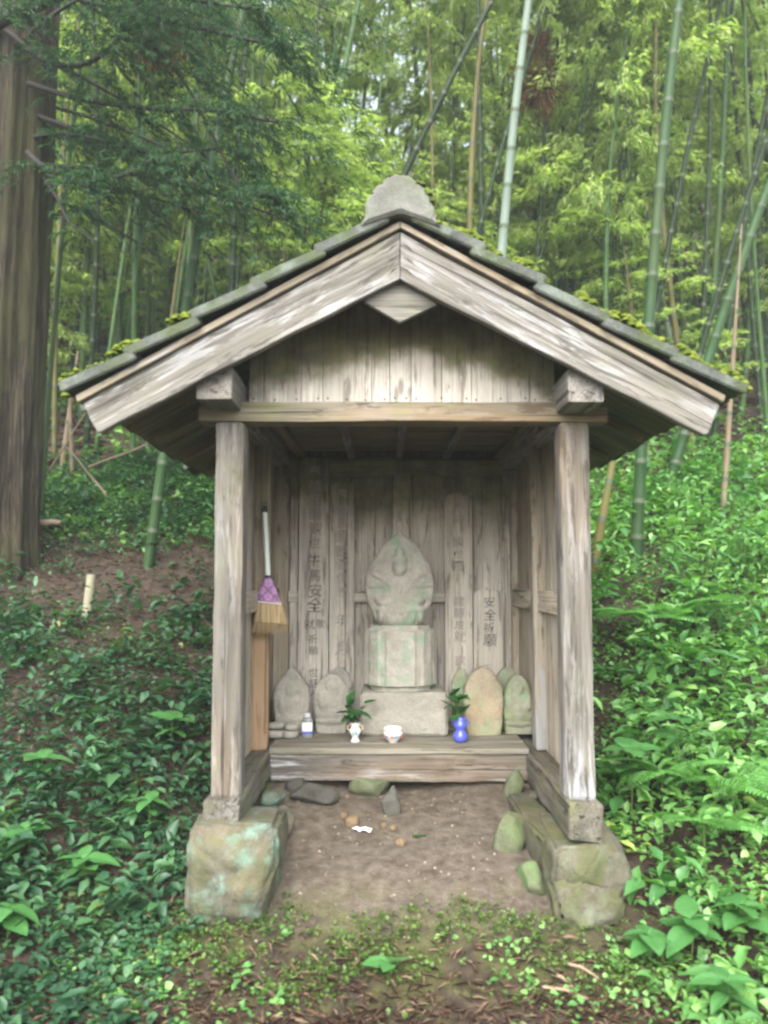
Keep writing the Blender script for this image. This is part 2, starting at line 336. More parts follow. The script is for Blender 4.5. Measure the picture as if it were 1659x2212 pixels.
def ground_mat():
    k = Mat("forest_floor", 0.9, 0.25); p = k.pos(); x, y, z = k.sep(p)
    n1 = k.noise(p, 2.2, 6, 0.6); n2 = k.noise(p, 18, 6, 0.65); n3 = k.noise(p, 90, 4, 0.6); n4 = k.noise(p, 7, 5)
    soil = k.ramp(n2, (0.32, (0.05, 0.038, 0.027)), (0.52, (0.092, 0.075, 0.056)), (0.72, (0.13, 0.11, 0.085)))
    duff = k.ramp(n2, (0.3, (0.015, 0.0105, 0.008)), (0.55, (0.042, 0.029, 0.02)), (0.75, (0.085, 0.062, 0.043)))
    ax = k.math('ABSOLUTE', k.math('SUBTRACT', x, 0.03))
    wob = k.math('MULTIPLY', k.math('SUBTRACT', n4, 0.5), 0.5)
    inx = k.step(k.math('ADD', ax, wob), 0.85, 0.68); iny = k.step(k.math('ADD', y, wob), -0.36, -0.16)
    c = k.mix(k.math('MULTIPLY', inx, iny), duff, soil)
    ms = k.math('MULTIPLY', k.step(k.math('ADD', y, wob), 0.12, -0.2), k.step(k.math('ADD', y, wob), -0.85, -0.45))
    ms = k.math('MULTIPLY', ms, k.math('MULTIPLY', k.step(k.math('ADD', ax, wob), 1.1, 0.7), k.step(n4, 0.4, 0.58)))
    c = k.mix(k.math('MULTIPLY', ms, 0.6), c, k.ramp(n3, (0.3, (0.035, 0.042, 0.01)), (0.7, (0.085, 0.09, 0.022))))
    c = k.mix(k.math('MULTIPLY', k.step(n3, 0.64, 0.72), 0.2), c, (0.26, 0.22, 0.17))
    k.col(c); k.bump(k.math('ADD', n2, k.math('MULTIPLY', n3, 0.4)), 0.7, 0.03); return k.m
M_ground = ground_mat()

# ------------------------------------------------------------------ the hillside
def sstep(t, a, b):
    t = np.clip((t - a) / (b - a), 0, 1); return t * t * (3 - 2 * t)

def height(x, y):
    x = np.asarray(x, dtype=float); y = np.asarray(y, dtype=float)
    front = np.where(y < -0.8, (y + 0.8) * 0.04, 0.28 * (y + 0.8))
    front = np.minimum(front, 0.24 + 0.02 * (y + 0.0))
    side = np.where(y < -0.8, (y + 0.8) * 0.04, 0)
    t = np.maximum(y + 0.55, 0); side = side + 0.5 * (np.sqrt(t * t + 0.09) - 0.3) + 0.02
    side = side + 0.12 * np.maximum(y - 6, 0)
    inside = 0.24 + 0.17 * np.clip(y, 0, 2.0) + 0.05 * sstep(np.abs(x + 0.03), 0.1, 0.5) * sstep(y, 0.25, 0.75)
    base = np.maximum(np.where(y < 0, front, inside), -2)
    k = sstep(np.abs(x - 0.02), 0.68, 1.15); k = np.maximum(k, sstep(y, 1.95, 2.5))
    z = base * (1 - k) + side * k
    far = sstep(y, 1.5, 6)
    z = z + fbm(x, y, 1.6, 3.1) * (0.02 + 0.10 * far) + fbm(x, y, 6.0, 1.7) * (0.012 + 0.03 * far * k)
    z = z + np.where(x < -0.9, 0.06, 0) * sstep(-x, 1.0, 2.0) * sstep(y, -0.6, 0.5)
    return z

def hz(x, y): return float(height(np.array([x]), np.array([y]))[0])

def axis(lo, a, b, hi, step):
    core = np.arange(a, b + 1e-6, step); out = []; s = step; v = b
    while v < hi: s *= 1.18; v += s; out.append(v)
    neg = []; s = step; v = a
    while v > lo: s *= 1.18; v -= s; neg.append(v)
    return np.array(neg[::-1] + list(core) + out)
gx, gy = axis(-60, -2.6, 2.8, 60, 0.045), axis(-25, -1.7, 4.2, 44, 0.045)
X, Y = np.meshgrid(gx, gy); Z = height(X, Y); nx, ny = len(gx), len(gy)
idx = np.arange(nx * ny).reshape(ny, nx)
F = np.stack([idx[:-1, :-1], idx[:-1, 1:], idx[1:, 1:], idx[1:, :-1]], -1).reshape(-1, 4)
g = obj("ground", mesh_np("ground", np.stack([X, Y, Z], -1).reshape(-1, 3), F, [M_ground], True)); g["kind"] = "structure"

# ------------------------------------------------------------------ the wayside shrine
XL, XR = -0.727, 0.752
sh = thing("wayside_shrine", (0, 0.8, 0.45), "weathered grey wooden roadside shrine with gabled tile roof standing on boulders", "shrine")

# sills on the boulders
beam("sill", (XL, -0.13, 0.537), (XL, 1.9, 0.537), 0.145, 0.125, M_sill, sh, bevel=0.014, rough=0.012)
beam("sill", (XR, -0.13, 0.517), (XR, 1.9, 0.517), 0.14, 0.15, M_sill, sh, bevel=0.014, rough=0.012, seed=2)
# corner posts (front), posts beside the deck, posts at the back
beam("post", (XL + 0.005, 0, 0.59), (XL - 0.002, 0, 2.176), 0.125, 0.125, M_post, sh, bevel=0.02, rough=0.006, seed=1)
beam("post", (XR - 0.002, 0, 0.585), (XR, 0, 2.176), 0.128, 0.125, M_postR, sh, bevel=0.02, rough=0.006, seed=4)
beam("inner_post", (-0.725, 0.9, 0.6), (-0.722, 0.9, 2.26), 0.085, 0.1, M_midL, sh, bevel=0.012, rough=0.006, seed=5)
beam("inner_post", (0.782, 0.9, 0.6), (0.775, 0.9, 2.26), 0.092, 0.1, M_midR, sh, bevel=0.012, rough=0.007, seed=6)
for x in (XL, XR): beam("rear_post", (x, 1.73, 0.6), (x, 1.73, 2.26), 0.11, 0.1, M_mid, sh, bevel=0.01, seed=7)
# beams
beam("tie_beam", (-0.865, -0.0, 2.218), (0.9, -0.0, 2.218), 0.086, 0.13, M_beam, sh, side=(0, 0, 1), bevel=0.008, rough=0.004)
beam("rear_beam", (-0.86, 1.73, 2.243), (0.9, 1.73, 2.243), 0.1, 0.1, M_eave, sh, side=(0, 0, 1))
for x, d in ((-0.751, 0), (0.749, -0.012)):
    p = beam("purlin", (x, -0.285, 2.29 + d), (x, 2.0, 2.29 + d), 0.145, 0.136, M_purl, sh, bevel=0.007, rough=0.002, seed=8 + x)
# gable boards, each its own plank
gxs = [-0.66, -0.335, -0.04, 0.055, 0.32, 0.58, 0.69]
NV, NF = tube([(0, 0.004, 0), (0, 0, 0), (0, -0.001, 0)], [0.0045, 0.0045, 0.001], 6); NAIL = mesh_np("nail", NV, NF, [M_black0])
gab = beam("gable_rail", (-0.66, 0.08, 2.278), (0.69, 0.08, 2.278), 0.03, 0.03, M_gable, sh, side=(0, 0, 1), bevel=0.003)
for i in range(len(gxs) - 1):
    a, b = gxs[i] + 0.0015, gxs[i + 1] - 0.0015
    bm = bmesh.new(); y0 = 0.018 + (i % 3) * 0.004 - (0.01 if i == 2 else 0); t = 0.018
    zt = lambda x: 2.86 - 0.555 * abs(x)
    xs = [a, b] if a * b > 0 else [a, 0, b]
    lo = [Vector((x, 0, 2.263)) for x in xs]; hi = [Vector((x, 0, zt(x))) for x in xs][::-1]
    poly = lo + hi; c = Vector(((a + b) / 2, y0, 2.263 + 0.2))
    fv = [bm.verts.new(p - Vector((c.x, 0, c.z))) for p in poly]; bv = [bm.verts.new(p - Vector((c.x, -t, c.z))) for p in poly]
    bm.faces.new(fv); bm.faces.new(bv[::-1])
    for j in range(len(poly)): bm.faces.new((fv[j], fv[j - 1], bv[j - 1], bv[j]))
    bmesh.ops.recalc_face_normals(bm, faces=bm.faces[:])
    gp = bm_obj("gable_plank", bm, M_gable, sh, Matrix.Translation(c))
    for q in range(1 + int((b - a) / 0.09)): obj("nail", NAIL, gp, Matrix.Translation((a + 0.02 + q * (b - a - 0.04) / max(1, int((b - a) / 0.09)), y0 - 0.001, 2.292 + 0.004 * math.sin(q * 5 + i))))
# rear gable
bm = bmesh.new(); pts = [(-0.7, 2.29), (0.7, 2.29), (0.7, 2.47), (0, 2.86), (-0.7, 2.47)]
fv = [bm.verts.new((x, 0, z)) for x, z in pts]; bv = [bm.verts.new((x, 0.02, z)) for x, z in pts]; bm.faces.new(fv); bm.faces.new(bv[::-1])
for j in range(5): bm.faces.new((fv[j], fv[j - 1], bv[j - 1], bv[j]))
bm_obj("rear_gable", bm, M_eave, sh, Matrix.Translation((0, 1.74, 0)))

# bargeboards: long board each side, plumb-cut at the peak
SL = 0.555
def board_xz(name, poly, y, t, mat, parent, bevel=0.004, grain=None, rough=0.0):
    """a flat board with outline poly (x,z), thickness t towards +Y, grain along direction grain"""
    g3 = Vector((grain[0], 0, grain[1])).normalized(); side = Vector((0, 1, 0)); M = frame((0, 0, 0), g3, side)
    cx = sum(p[0] for p in poly) / len(poly); cz = sum(p[1] for p in poly) / len(poly); M.translation = (cx, y, cz)
    I = M.inverted(); bm = bmesh.new()
    fv = [bm.verts.new(I @ Vector((px, y, pz))) for px, pz in poly]; bv = [bm.verts.new(I @ Vector((px, y + t, pz))) for px, pz in poly]
    bm.faces.new(fv); bm.faces.new(bv[::-1])
    for j in range(len(poly)): bm.faces.new((fv[j], fv[j - 1], bv[j - 1], bv[j]))
    bmesh.ops.recalc_face_normals(bm, faces=bm.faces[:])
    if bevel: bmesh.ops.bevel(bm, geom=list(bm.edges), offset=bevel, segments=1, affect='EDGES')
    return bm_obj(name, bm, mat, parent, M)
for s in (-1, 1):
    xe = 1.255 if s < 0 else 1.262
    top = lambda x: 2.893 - SL * x; dz = 0.0 if s < 0 else -0.005
    N = 14
    tp = [(s * xe * k / N, top(xe * k / N) + dz + 0.002 * math.sin(k * 2.1)) for k in range(N + 1)]
    tp[0] = (s * 0.001, top(0))
    wid = lambda x: 0.194 - 0.045 * (x / xe) + 0.008 * (x / xe) ** 2
    end = [(s * (xe - 0.012), top(xe) + dz - 0.03), (s * (xe - 0.03), top(xe) + dz - 0.07), (s * (xe - 0.05), top(xe) + dz - 0.102 - (0.015 if s > 0 else 0))]
    xb = xe - 0.066
    bt = [(s * xb * k / N, top(xb * k / N) + dz - wid(xb * k / N) + 0.002 * math.sin(k * 1.7 + s)) for k in range(N, -1, -1)]
    bt[-1] = (s * 0.001, top(0) - 0.196)
    poly = tp + end + bt
    if s < 0: poly = poly[::-1]
    board_xz("bargeboard", poly, -0.345, 0.04, M_barge, sh, 0.004, (s * 1.0, -SL))
    # verge strip above
    vp = [(s * 0.001, 2.93), (s * 1.28, 2.93 - SL * 1.28), (s * 1.27, 2.903 - SL * 1.28), (s * 0.001, 2.902)]
    board_xz("verge_strip", vp if s > 0 else vp[::-1], -0.362, 0.06, M_verge, sh, 0.003, (s * 1.0, -SL))
for z0, xw in ((2.842, 0.055), (2.79, 0.06), (2.745, 0.05)):      # dark weather splits where the two boards meet
    for s in (-1, 1):
        c = [(s * 0.008, z0), (s * xw, z0 - SL * xw - 0.006), (s * xw * 0.6, z0 - SL * xw * 0.6 + 0.008)]
        board_xz("weather_crack", c if s > 0 else c[::-1], -0.3462, 0.002, M_black0, sh, 0, (s * 1.0, -SL))
pend = [(-0.148, 2.626), (-0.004, 2.712), (0.15, 2.612), (0.148, 2.606), (-0.002, 2.533), (-0.146, 2.62)]
board_xz("gable_pendant", pend[::-1], -0.30, 0.03, M_barge, sh, 0.003, (1, 0))
# ceiling inside: boards across, battens along
for i in range(9):
    y = 0.135 + i * 0.178
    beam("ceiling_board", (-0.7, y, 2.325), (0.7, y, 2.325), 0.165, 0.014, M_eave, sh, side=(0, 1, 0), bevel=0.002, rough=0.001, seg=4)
for x in (-0.6, -0.275, 0.03, 0.335, 0.66):
    beam("ceiling_batten", (x, 0.07, 2.295), (x, 1.68, 2.295), 0.045, 0.04, M_post if abs(x) < 0.5 else M_eave, sh, bevel=0.004, seg=6)

# roof: sheathing boards down the slope, courses of tiles on top
nrm = lambda s: Vector((s * SL, 0, 1)).normalized()
roof = obj("roof", mesh_np("roof", lathe([(0.045, -1.17), (0.045, 1.17)], 10)[0], lathe([(0.045, -1.17), (0.045, 1.17)], 10)[1], [M_eave]), sh, frame((0, -0.3, 2.86), (0, 2.03, 2.86)))
for s in (-1, 1):
    y = -0.30; i = 0
    while y < 2.0:
        wd = 0.11 + 0.05 * random.random(); lift = random.random() * 0.008
        a = Vector((s * 0.02, y + wd / 2, 2.908 - SL * 0.02)) + nrm(s) * lift; b = Vector((s * 1.27, y + wd / 2, 2.908 - SL * 1.27)) + nrm(s) * lift
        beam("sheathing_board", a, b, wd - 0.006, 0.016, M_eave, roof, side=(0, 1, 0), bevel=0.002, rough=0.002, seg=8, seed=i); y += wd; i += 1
    # rafters under the sheathing
    for y in (-0.2, 0.45, 1.05, 1.65):
        a = Vector((s * 0.05, y, 2.855 - SL * 0.05)); b = Vector((s * 1.2, y, 2.855 - SL * 1.2))
        if y > 0.2: beam("rafter", a, b, 0.05, 0.05, M_eave, roof, side=(0, 1, 0), bevel=0.004, seg=5)

def tile_mesh(verge, seed):
    bm = bmesh.new(); n = 6; L, W, T = 0.33, 0.298, 0.03; rnd = random.Random(seed)
    V = [[None] * (n + 1) for _ in range(2)]
    rows = []
    for k in range(n + 1):       # across (local Y), slight wave
        yy = -W / 2 + W * k / n; wz = 0.010 * math.sin(k / n * math.pi * 2)
        for (xx, zz) in ((-L / 2, 0), (L / 2, 0)):
            pass
        j = rnd.uniform(-0.004, 0.004)
        rows.append([bm.verts.new((-L / 2, yy, wz + T)), bm.verts.new((L / 2 + j, yy, wz + T + 0.004 * rnd.random())), bm.verts.new((L / 2 + j, yy, wz)), bm.verts.new((-L / 2, yy, wz))])
    for k in range(n):
        a, b = rows[k], rows[k + 1]
        for e in range(4): bm.faces.new((a[e], a[(e + 1) % 4], b[(e + 1) % 4], b[e]))
    bm.faces.new(rows[0][::-1]); bm.faces.new(rows[-1])
    if verge:
        r = bmesh.ops.create_cube(bm, size=1)['verts']
        for v in r: v.co = Vector((v.co.x * (L - 0.012), v.co.y * 0.03 - W / 2 - 0.018, v.co.z * 0.042 + 0.01))
    bmesh.ops.recalc_face_normals(bm, faces=bm.faces[:])
    bmesh.ops.bevel(bm, geom=[e for e in bm.edges if len(e.link_faces) == 2 and e.calc_face_angle(0) > 0.7], offset=0.005, segments=2, affect='EDGES')
    me = bpy.data.meshes.new("tile"); bm.to_mesh(me); bm.free(); me.materials.append(M_tile); return me
TM = [tile_mesh(False, 1), tile_mesh(False, 2)]; TV = [tile_mesh(True, 3), tile_mesh(True, 4)]
sl_len = 1.33 * math.sqrt(1 + SL * SL); NC = 5
for s in (-1, 1):
    dirv = Vector((s, 0, -SL)).normalized(); n_ = nrm(s)
    for c in range(NC):
        d = sl_len - 0.165 - c * (sl_len - 0.2) / (NC - 0.45)
        for r in range(8):
            y = -0.215 + r * 0.3
            base = Vector((0, y, 2.928)) + dirv * (d + random.uniform(-0.022, 0.022)) + n_ * (0.024 + random.uniform(-0.006, 0.008) + (0.004 if r else 0))
            xd = (dirv + n_ * (0.075 + random.uniform(-0.025, 0.02))).normalized(); yd = Vector((0, 1, random.uniform(-0.015, 0.015))).normalized()
            if s < 0: yd = yd
            zd = xd.cross(yd).normalized()
            if zd.z < 0: zd = -zd
            yd = (yd - xd * yd.dot(xd)).normalized()
            M = Matrix((xd, yd, zd)).transposed().to_4x4(); M.translation = base
            obj("tile", (TV if r == 0 else TM)[(c + r) % 2], roof, M)
# ridge: capping stones and the end ornament
for i in range(5):
    y0 = -0.12 + i * 0.44
    bm = bmesh.new(); prof = [(-0.1, 0), (-0.1, 0.07), (-0.06, 0.11), (0, 0.125), (0.06, 0.11), (0.1, 0.07), (0.1, 0)]
    fv = [bm.verts.new((x, 0, z)) for x, z in prof]; bv = [bm.verts.new((x, 0.43, z)) for x, z in prof]; bm.faces.new(fv); bm.faces.new(bv[::-1])
    for j in range(7): bm.faces.new((fv[j], fv[j - 1], bv[j - 1], bv[j]))
    bmesh.ops.recalc_face_normals(bm, faces=bm.faces[:]); bm_obj("ridge_cap", bm, M_tile, roof, Matrix.Translation((0, y0, 2.93)))
on = [(-0.165, 2.888), (-0.138, 2.925), (-0.14, 2.965), (-0.132, 3.0), (-0.112, 3.022), (-0.104, 3.046), (-0.078, 3.06), (-0.05, 3.09), (-0.012, 3.105), (0.034, 3.094), (0.062, 3.07), (0.09, 3.058), (0.1, 3.034), (0.12, 3.012), (0.124, 2.975), (0.138, 2.95), (0.136, 2.92), (0.168, 2.884), (0.0, 2.95)]
on = [(x, z if abs(x) > 0.001 or z > 3 else 2.945) for x, z in on]
orn = board_xz("ridge_ornament", on[::-1], -0.415, 0.2, M_orn, roof, 0.012, (0, 1))

# walls: side planks, back wall planks, rails
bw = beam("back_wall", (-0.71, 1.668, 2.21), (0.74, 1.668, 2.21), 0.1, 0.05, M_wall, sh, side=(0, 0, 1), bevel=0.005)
x = -0.7; i = 0
ws = [0.075, 0.1, 0.165, 0.16, 0.14, 0.16, 0.17, 0.15, 0.14, 0.13, 0.06]
for wd in ws:
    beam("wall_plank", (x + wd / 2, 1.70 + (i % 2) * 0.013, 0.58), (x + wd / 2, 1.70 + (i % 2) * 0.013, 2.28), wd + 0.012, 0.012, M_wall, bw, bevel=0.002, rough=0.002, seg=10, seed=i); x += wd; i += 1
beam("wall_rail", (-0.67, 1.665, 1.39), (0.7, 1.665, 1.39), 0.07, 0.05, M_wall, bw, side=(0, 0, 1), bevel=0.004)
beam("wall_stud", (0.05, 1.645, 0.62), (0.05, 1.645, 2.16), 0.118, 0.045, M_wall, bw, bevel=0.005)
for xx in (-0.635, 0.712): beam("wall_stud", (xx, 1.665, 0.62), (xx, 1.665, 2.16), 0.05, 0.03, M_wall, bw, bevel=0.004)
for s, x0 in ((-1, XL), (1, XR)):
    sw = beam("side_wall", (x0 + s * 0.02, 0.06, 1.385), (x0 + s * 0.02, 1.68, 1.385), 0.035, 0.11, M_mid, sh, side=(1, 0, 0), bevel=0.005, seed=s)
    y = 0.066; i = 0
    while y < 1.66:
        wd = 0.135 + 0.04 * random.random()
        beam("side_plank", (x0 + s * 0.046, y + wd / 2, 0.6), (x0 + s * 0.046, y + wd / 2, 2.25), 0.014, wd - 0.004, M_mid, sw, bevel=0.002, rough=0.002, seg=8, seed=i + 20); y += wd; i += 1
# the deck and its front beam
beam("deck_beam", (-0.66, 0.86, 0.52), (0.685, 0.86, 0.52), 0.14, 0.1, M_deckb, sh, side=(0, 0, 1), bevel=0.012, rough=0.009, seg=22)
y = 0.795
for i, wd in enumerate((0.17, 0.2, 0.19, 0.18, 0.14)):
    beam("deck_plank", (-0.665, y + wd / 2, 0.607 + 0.002 * (i % 2)), (0.69, y + wd / 2, 0.607 + 0.002 * (i % 2)), 0.028, wd - 0.006, M_deck, sh, side=(0, 0, 1), bevel=0.005, rough=0.004, seg=20, seed=i + 40); y += wd
DECK = 0.622
# roof moss clumps: small domes sitting along the verge and eaves
def domes(pts, rad, flat=0.6, seg=6):
    parts = []
    for p, r in zip(pts, rad):
        V = [(0, 0, r * flat)]; F = []
        for k in range(seg):
            a = 2 * math.pi * k / seg + random.random(); V.append((r * 0.6 * math.cos(a), r * 0.6 * math.sin(a), r * flat * random.uniform(0.6, 0.85)))
        for k in range(seg):
            a = 2 * math.pi * k / seg + random.random(); V.append((r * math.cos(a), r * math.sin(a), -r * 0.3))
        V = np.array(V, dtype=np.float32) + np.array(p, dtype=np.float32)
        T = [(0, 1 + k, 1 + (k + 1) % seg) for k in range(seg)]
        for k in range(seg):
            T.append((1 + k, 1 + seg + k, 1 + seg + (k + 1) % seg)); T.append((1 + k, 1 + seg + (k + 1) % seg, 1 + (k + 1) % seg))
        parts.append((V, np.array(T, dtype=np.int32)))
    return join_np(parts)
pts, rad = [], []
def roof_pt(s, x, y, up): return Vector((s * x, y, 2.936 - SL * x)) + nrm(s) * up
spans = [(1, 0.18, 0.36, 3), (1, 0.42, 0.56, 3), (1, 0.68, 0.82, 2.5), (1, 0.84, 1.0, 2.5), (1, 1.06, 1.2, 2.5), (-1, 0.78, 0.88, 2), (-1, 0.98, 1.12, 2.2), (1, 0.14, 0.22, 4), (1, 1.2, 1.34, 1.5), (-1, 1.15, 1.3, 1.2), (-1, 0.7, 0.75, 1)]
for s, a, b, d in spans:
    for k in range(int((230 if s > 0 else 140) * d * (b - a) / 0.16)):
        xx = random.uniform(a, b); yy = -0.37 + abs(random.gauss(0, 0.10)); pts.append(roof_pt(s, xx, yy, 0.066 + random.uniform(-0.012, 0.012) + 0.012 * math.sin(xx * 31))); rad.append(random.uniform(0.008, 0.024 if s > 0 else 0.018))
for k in range(500):
    s = random.choice((-1, 1)); xx = random.uniform(0.15, 1.35); pts.append(roof_pt(s, xx, random.uniform(-0.3, 2.0), 0.06)); rad.append(random.uniform(0.01, 0.03))
ox = [p for p in on if p[1] > 2.99 or (p[0] > 0.08)]
for (xa, za), (xb, zb) in zip(ox, ox[1:]):
    if abs(xa - xb) > 0.2: continue
    for k in range(16):
        t = random.random(); pts.append((xa + (xb - xa) * t, -0.41 + random.random() * 0.2, za + (zb - za) * t)); rad.append(random.uniform(0.006, 0.014) * (1.4 if xa > 0.05 else 0.8))
V, F = domes(pts, rad); mo = obj("moss", mesh_np("moss", V, F, [M_moss]), roof); mo["kind"] = "stuff"

# ------------------------------------------------------------------ stones
def boulder(name, c, size, mat, label, seed=0, sq=0.75, rough=0.12, rot=(0, 0, 0), sub=4, cat="stone", group=None, parent=None, facet=0.0):
    bm = bmesh.new(); bmesh.ops.create_icosphere(bm, subdivisions=sub, radius=1)
    o = Vector((seed * 7.3, seed * 1.7, seed * 3.1)); prn = random.Random(seed * 13 + 5)
    planes = [(Vector((prn.gauss(0, 1), prn.gauss(0, 1), prn.gauss(0, 1))).normalized(), prn.uniform(0.6, 0.9)) for _ in range(16)] if sub > 2 and cat == 'stone' and rough > 0.06 else []
    for v in bm.verts:
        p = v.co.normalized(); q = Vector([math.copysign(abs(t) ** sq, t) for t in p])
        q = q / max(1e-6, (abs(q.x) ** 3 + abs(q.y) ** 3 + abs(q.z) ** 3) ** (1 / 3)) if sq < 1 else q
        d = 1 + rough * (mnoise.noise(p * 1.3 + o) * 1.2 + mnoise.noise(p * 3.1 + o) * 0.6 + mnoise.noise(p * 7 + o) * 0.3 + mnoise.noise(p * 17 + o) * 0.14) * (0.55 if planes else 1)
        if facet: d -= facet * abs(mnoise.noise(p * 2.2 + o * 2))
        v.co = Vector((q.x * size[0], q.y * size[1], q.z * size[2])) * 0.5
        for pn, pd in planes:
            e = Vector((v.co.x / size[0], v.co.y / size[1], v.co.z / size[2])) * 2; ex = e.dot(pn) - pd
            if ex > 0: v.co -= Vector((pn.x * size[0], pn.y * size[1], pn.z * size[2])) * 0.5 * ex * 0.92
        v.co *= d
    M = Matrix.Translation(Vector(c)) @ Matrix.Rotation(rot[2], 4, 'Z') @ Matrix.Rotation(rot[1], 4, 'Y') @ Matrix.Rotation(rot[0], 4, 'X')
    ob = bm_obj(name, bm, mat, parent, M, True)
    if label: tag(ob, label, cat, group)
    return ob
def rock_hull(name, pts, mat, label, seed, amp=0.012, bev=0.02):
    """an angular field stone: the hull of a few corner points, edges worn, faces uneven"""
    c = sum((Vector(p) for p in pts), Vector()) / len(pts); bm = bmesh.new(); o = Vector((seed * 3.1, seed * 1.7, seed))
    for p in pts: bm.verts.new(Vector(p) - c)
    r = bmesh.ops.convex_hull(bm, input=bm.verts[:]); bmesh.ops.delete(bm, geom=[v for v in bm.verts if not v.link_faces], context='VERTS')
    bmesh.ops.bevel(bm, geom=bm.edges[:], offset=bev, segments=2, affect='EDGES', clamp_overlap=True)
    bmesh.ops.triangulate(bm, faces=bm.faces[:])
    for _ in range(4):
        bmesh.ops.subdivide_edges(bm, edges=[e for e in bm.edges if e.calc_length() > 0.03], cuts=1); bmesh.ops.triangulate(bm, faces=[f for f in bm.faces if len(f.verts) > 3])
    bm.normal_update()
    for v in bm.verts:
        p = v.co; n = mnoise.noise(p * 6 + o) * 1.0 + mnoise.noise(p * 15 + o) * 0.5 + mnoise.noise(p * 38 + o) * 0.25
        lay = max(0, 0.25 - abs(mnoise.noise(Vector((p.x * 2, p.y * 2, p.z * 9 + p.x * 3)) + o))) * -1.6      # weathered seams
        v.co = p + v.normal * amp * (n + lay)
    ob = bm_obj(name, bm, mat, None, Matrix.Translation(c), True); return tag(ob, label, "stone")
A3 = lambda L: [tuple(at(u, v, Yp)) for u, v, Yp in L]
rock_hull("foundation_stone", A3([(400, 1815, -0.2), (430, 1770, -0.16), (500, 1802, -0.22), (598, 1780, -0.16), (600, 1845, -0.2), (575, 1930, -0.25), (552, 1990, -0.25), (480, 1995, -0.27), (402, 1975, -0.22), (396, 1890, -0.22), (500, 1890, -0.3)]) + [(-0.9, 0.3, 0.46), (-0.52, 0.36, 0.46), (-0.88, 0.3, 0.1), (-0.5, 0.35, 0.1), (-0.8, -0.1, 0.05), (-0.55, -0.1, 0.05)], M_rockL, "big squarish boulder with pale turquoise lichen under the left sill", 1)
rock_hull("foundation_stone", A3([(1200, 1835, -0.14), (1310, 1822, -0.12), (1348, 1835, -0.05), (1372, 1890, -0.08), (1366, 1912, -0.1), (1312, 1925, -0.16), (1255, 1905, -0.2), (1190, 1920, -0.16)]) + [(0.62, 0.3, 0.44), (0.92, 0.35, 0.44), (0.95, 0.3, 0.1), (0.6, 0.3, 0.1), (0.9, -0.05, 0.1), (0.62, -0.08, 0.1)], M_rockR, "large angular tan boulder under the right sill", 2)
rock_hull("foundation_stone", A3([(1190, 1925, -0.2), (1235, 1898, -0.2), (1300, 1925, -0.22), (1352, 1935, -0.14), (1345, 1985, -0.2), (1290, 2020, -0.26), (1232, 2022, -0.27), (1205, 1985, -0.24)]) + [(0.6, 0.0, 0.3), (0.86, 0.0, 0.28), (0.62, -0.05, 0.02), (0.9, -0.05, 0.02)], M_rockR, "low boulder with mossy foot in front of the right sill", 3)
rock_hull("stone_slab", [(0.545, 0.72, 0.43), (0.66, 0.72, 0.43), (0.56, 0.3, 0.43), (0.6, -0.02, 0.42), (0.7, -0.02, 0.42), (0.72, 0.3, 0.43), (0.56, 0.72, 0.3), (0.58, 0.1, 0.2), (0.72, 0.1, 0.2), (0.7, 0.72, 0.3)], M_rockR, "long flat slab edging the earth beside the right sill", 4, 0.007, 0.012)
boulder("leaning_stone", (0.51, 0.26, 0.335), (0.16, 0.12, 0.25), M_rockG, "pointed green stone leaning beside the right slab", 4, 0.7, 0.14, (-0.25, 0.15, 0), 4, facet=0.1)
boulder("stone", (0.59, 0.7, 0.44), (0.1, 0.12, 0.2), M_rockG, "small upright greenish stone under the right end of deck", 8, 0.7, 0.14, (0, 0.1, 0), 3)
boulder("stone", (0.675, 0.62, 0.41), (0.07, 0.07, 0.08), M_rockR, "small round tan stone tucked under the right sill", 9, 0.9, 0.1, (0, 0, 0), 3)
boulder("stone", (0.55, 0.02, 0.24), (0.13, 0.2, 0.16), M_rockG, "low mossy stone at the foot of the right slab", 10, 0.7, 0.15, (0, 0, 0.4), 4)
boulder("stone", (-0.56, 0.42, 0.35), (0.14, 0.2, 0.15), M_rockL, "rough rubble stone behind the left boulder", 11, 0.7, 0.18, (0, 0, 0.3), 4, facet=0.15)
boulder("stone", (-0.61, 0.56, 0.44), (0.13, 0.12, 0.09), M_rockL, "flat pale stone wedged under the left sill", 12, 0.6, 0.14, (0, 0, 0), 3)
boulder("stone", (-0.5, 0.5, 0.31), (0.09, 0.1, 0.09), M_rockR, "small beige rubble stone at edge of the earth, left", 13, 0.7, 0.14, (0, 0, 0), 3)
boulder("stone", (-0.52, 0.76, 0.44), (0.15, 0.1, 0.08), M_rockD, "grey stone pressed under the left end of the deck", 14, 0.6, 0.14, (0, 0, 0), 3)
boulder("dark_stone", (-0.40, 0.66, hz(-0.40, 0.66) + 0.03), (0.29, 0.11, 0.11), M_rockD, "long dark stone lying slanted on the earth under the deck", 15, 0.7, 0.1, (0, 0.32, 0.1), 4)
boulder("stone", (-0.14, 0.82, hz(-0.14, 0.82) + 0.03), (0.22, 0.13, 0.13), M_rockG, "flat moss green stone in earth under the middle of deck", 16, 0.55, 0.1, (0, 0, 0), 4)
boulder("stone", (-0.03, 0.6, hz(-0.03, 0.6) + 0.045), (0.11, 0.1, 0.16), M_rockD, "upright grey stone standing in the earth under the deck", 17, 0.7, 0.12, (0, 0.05, 0), 4)
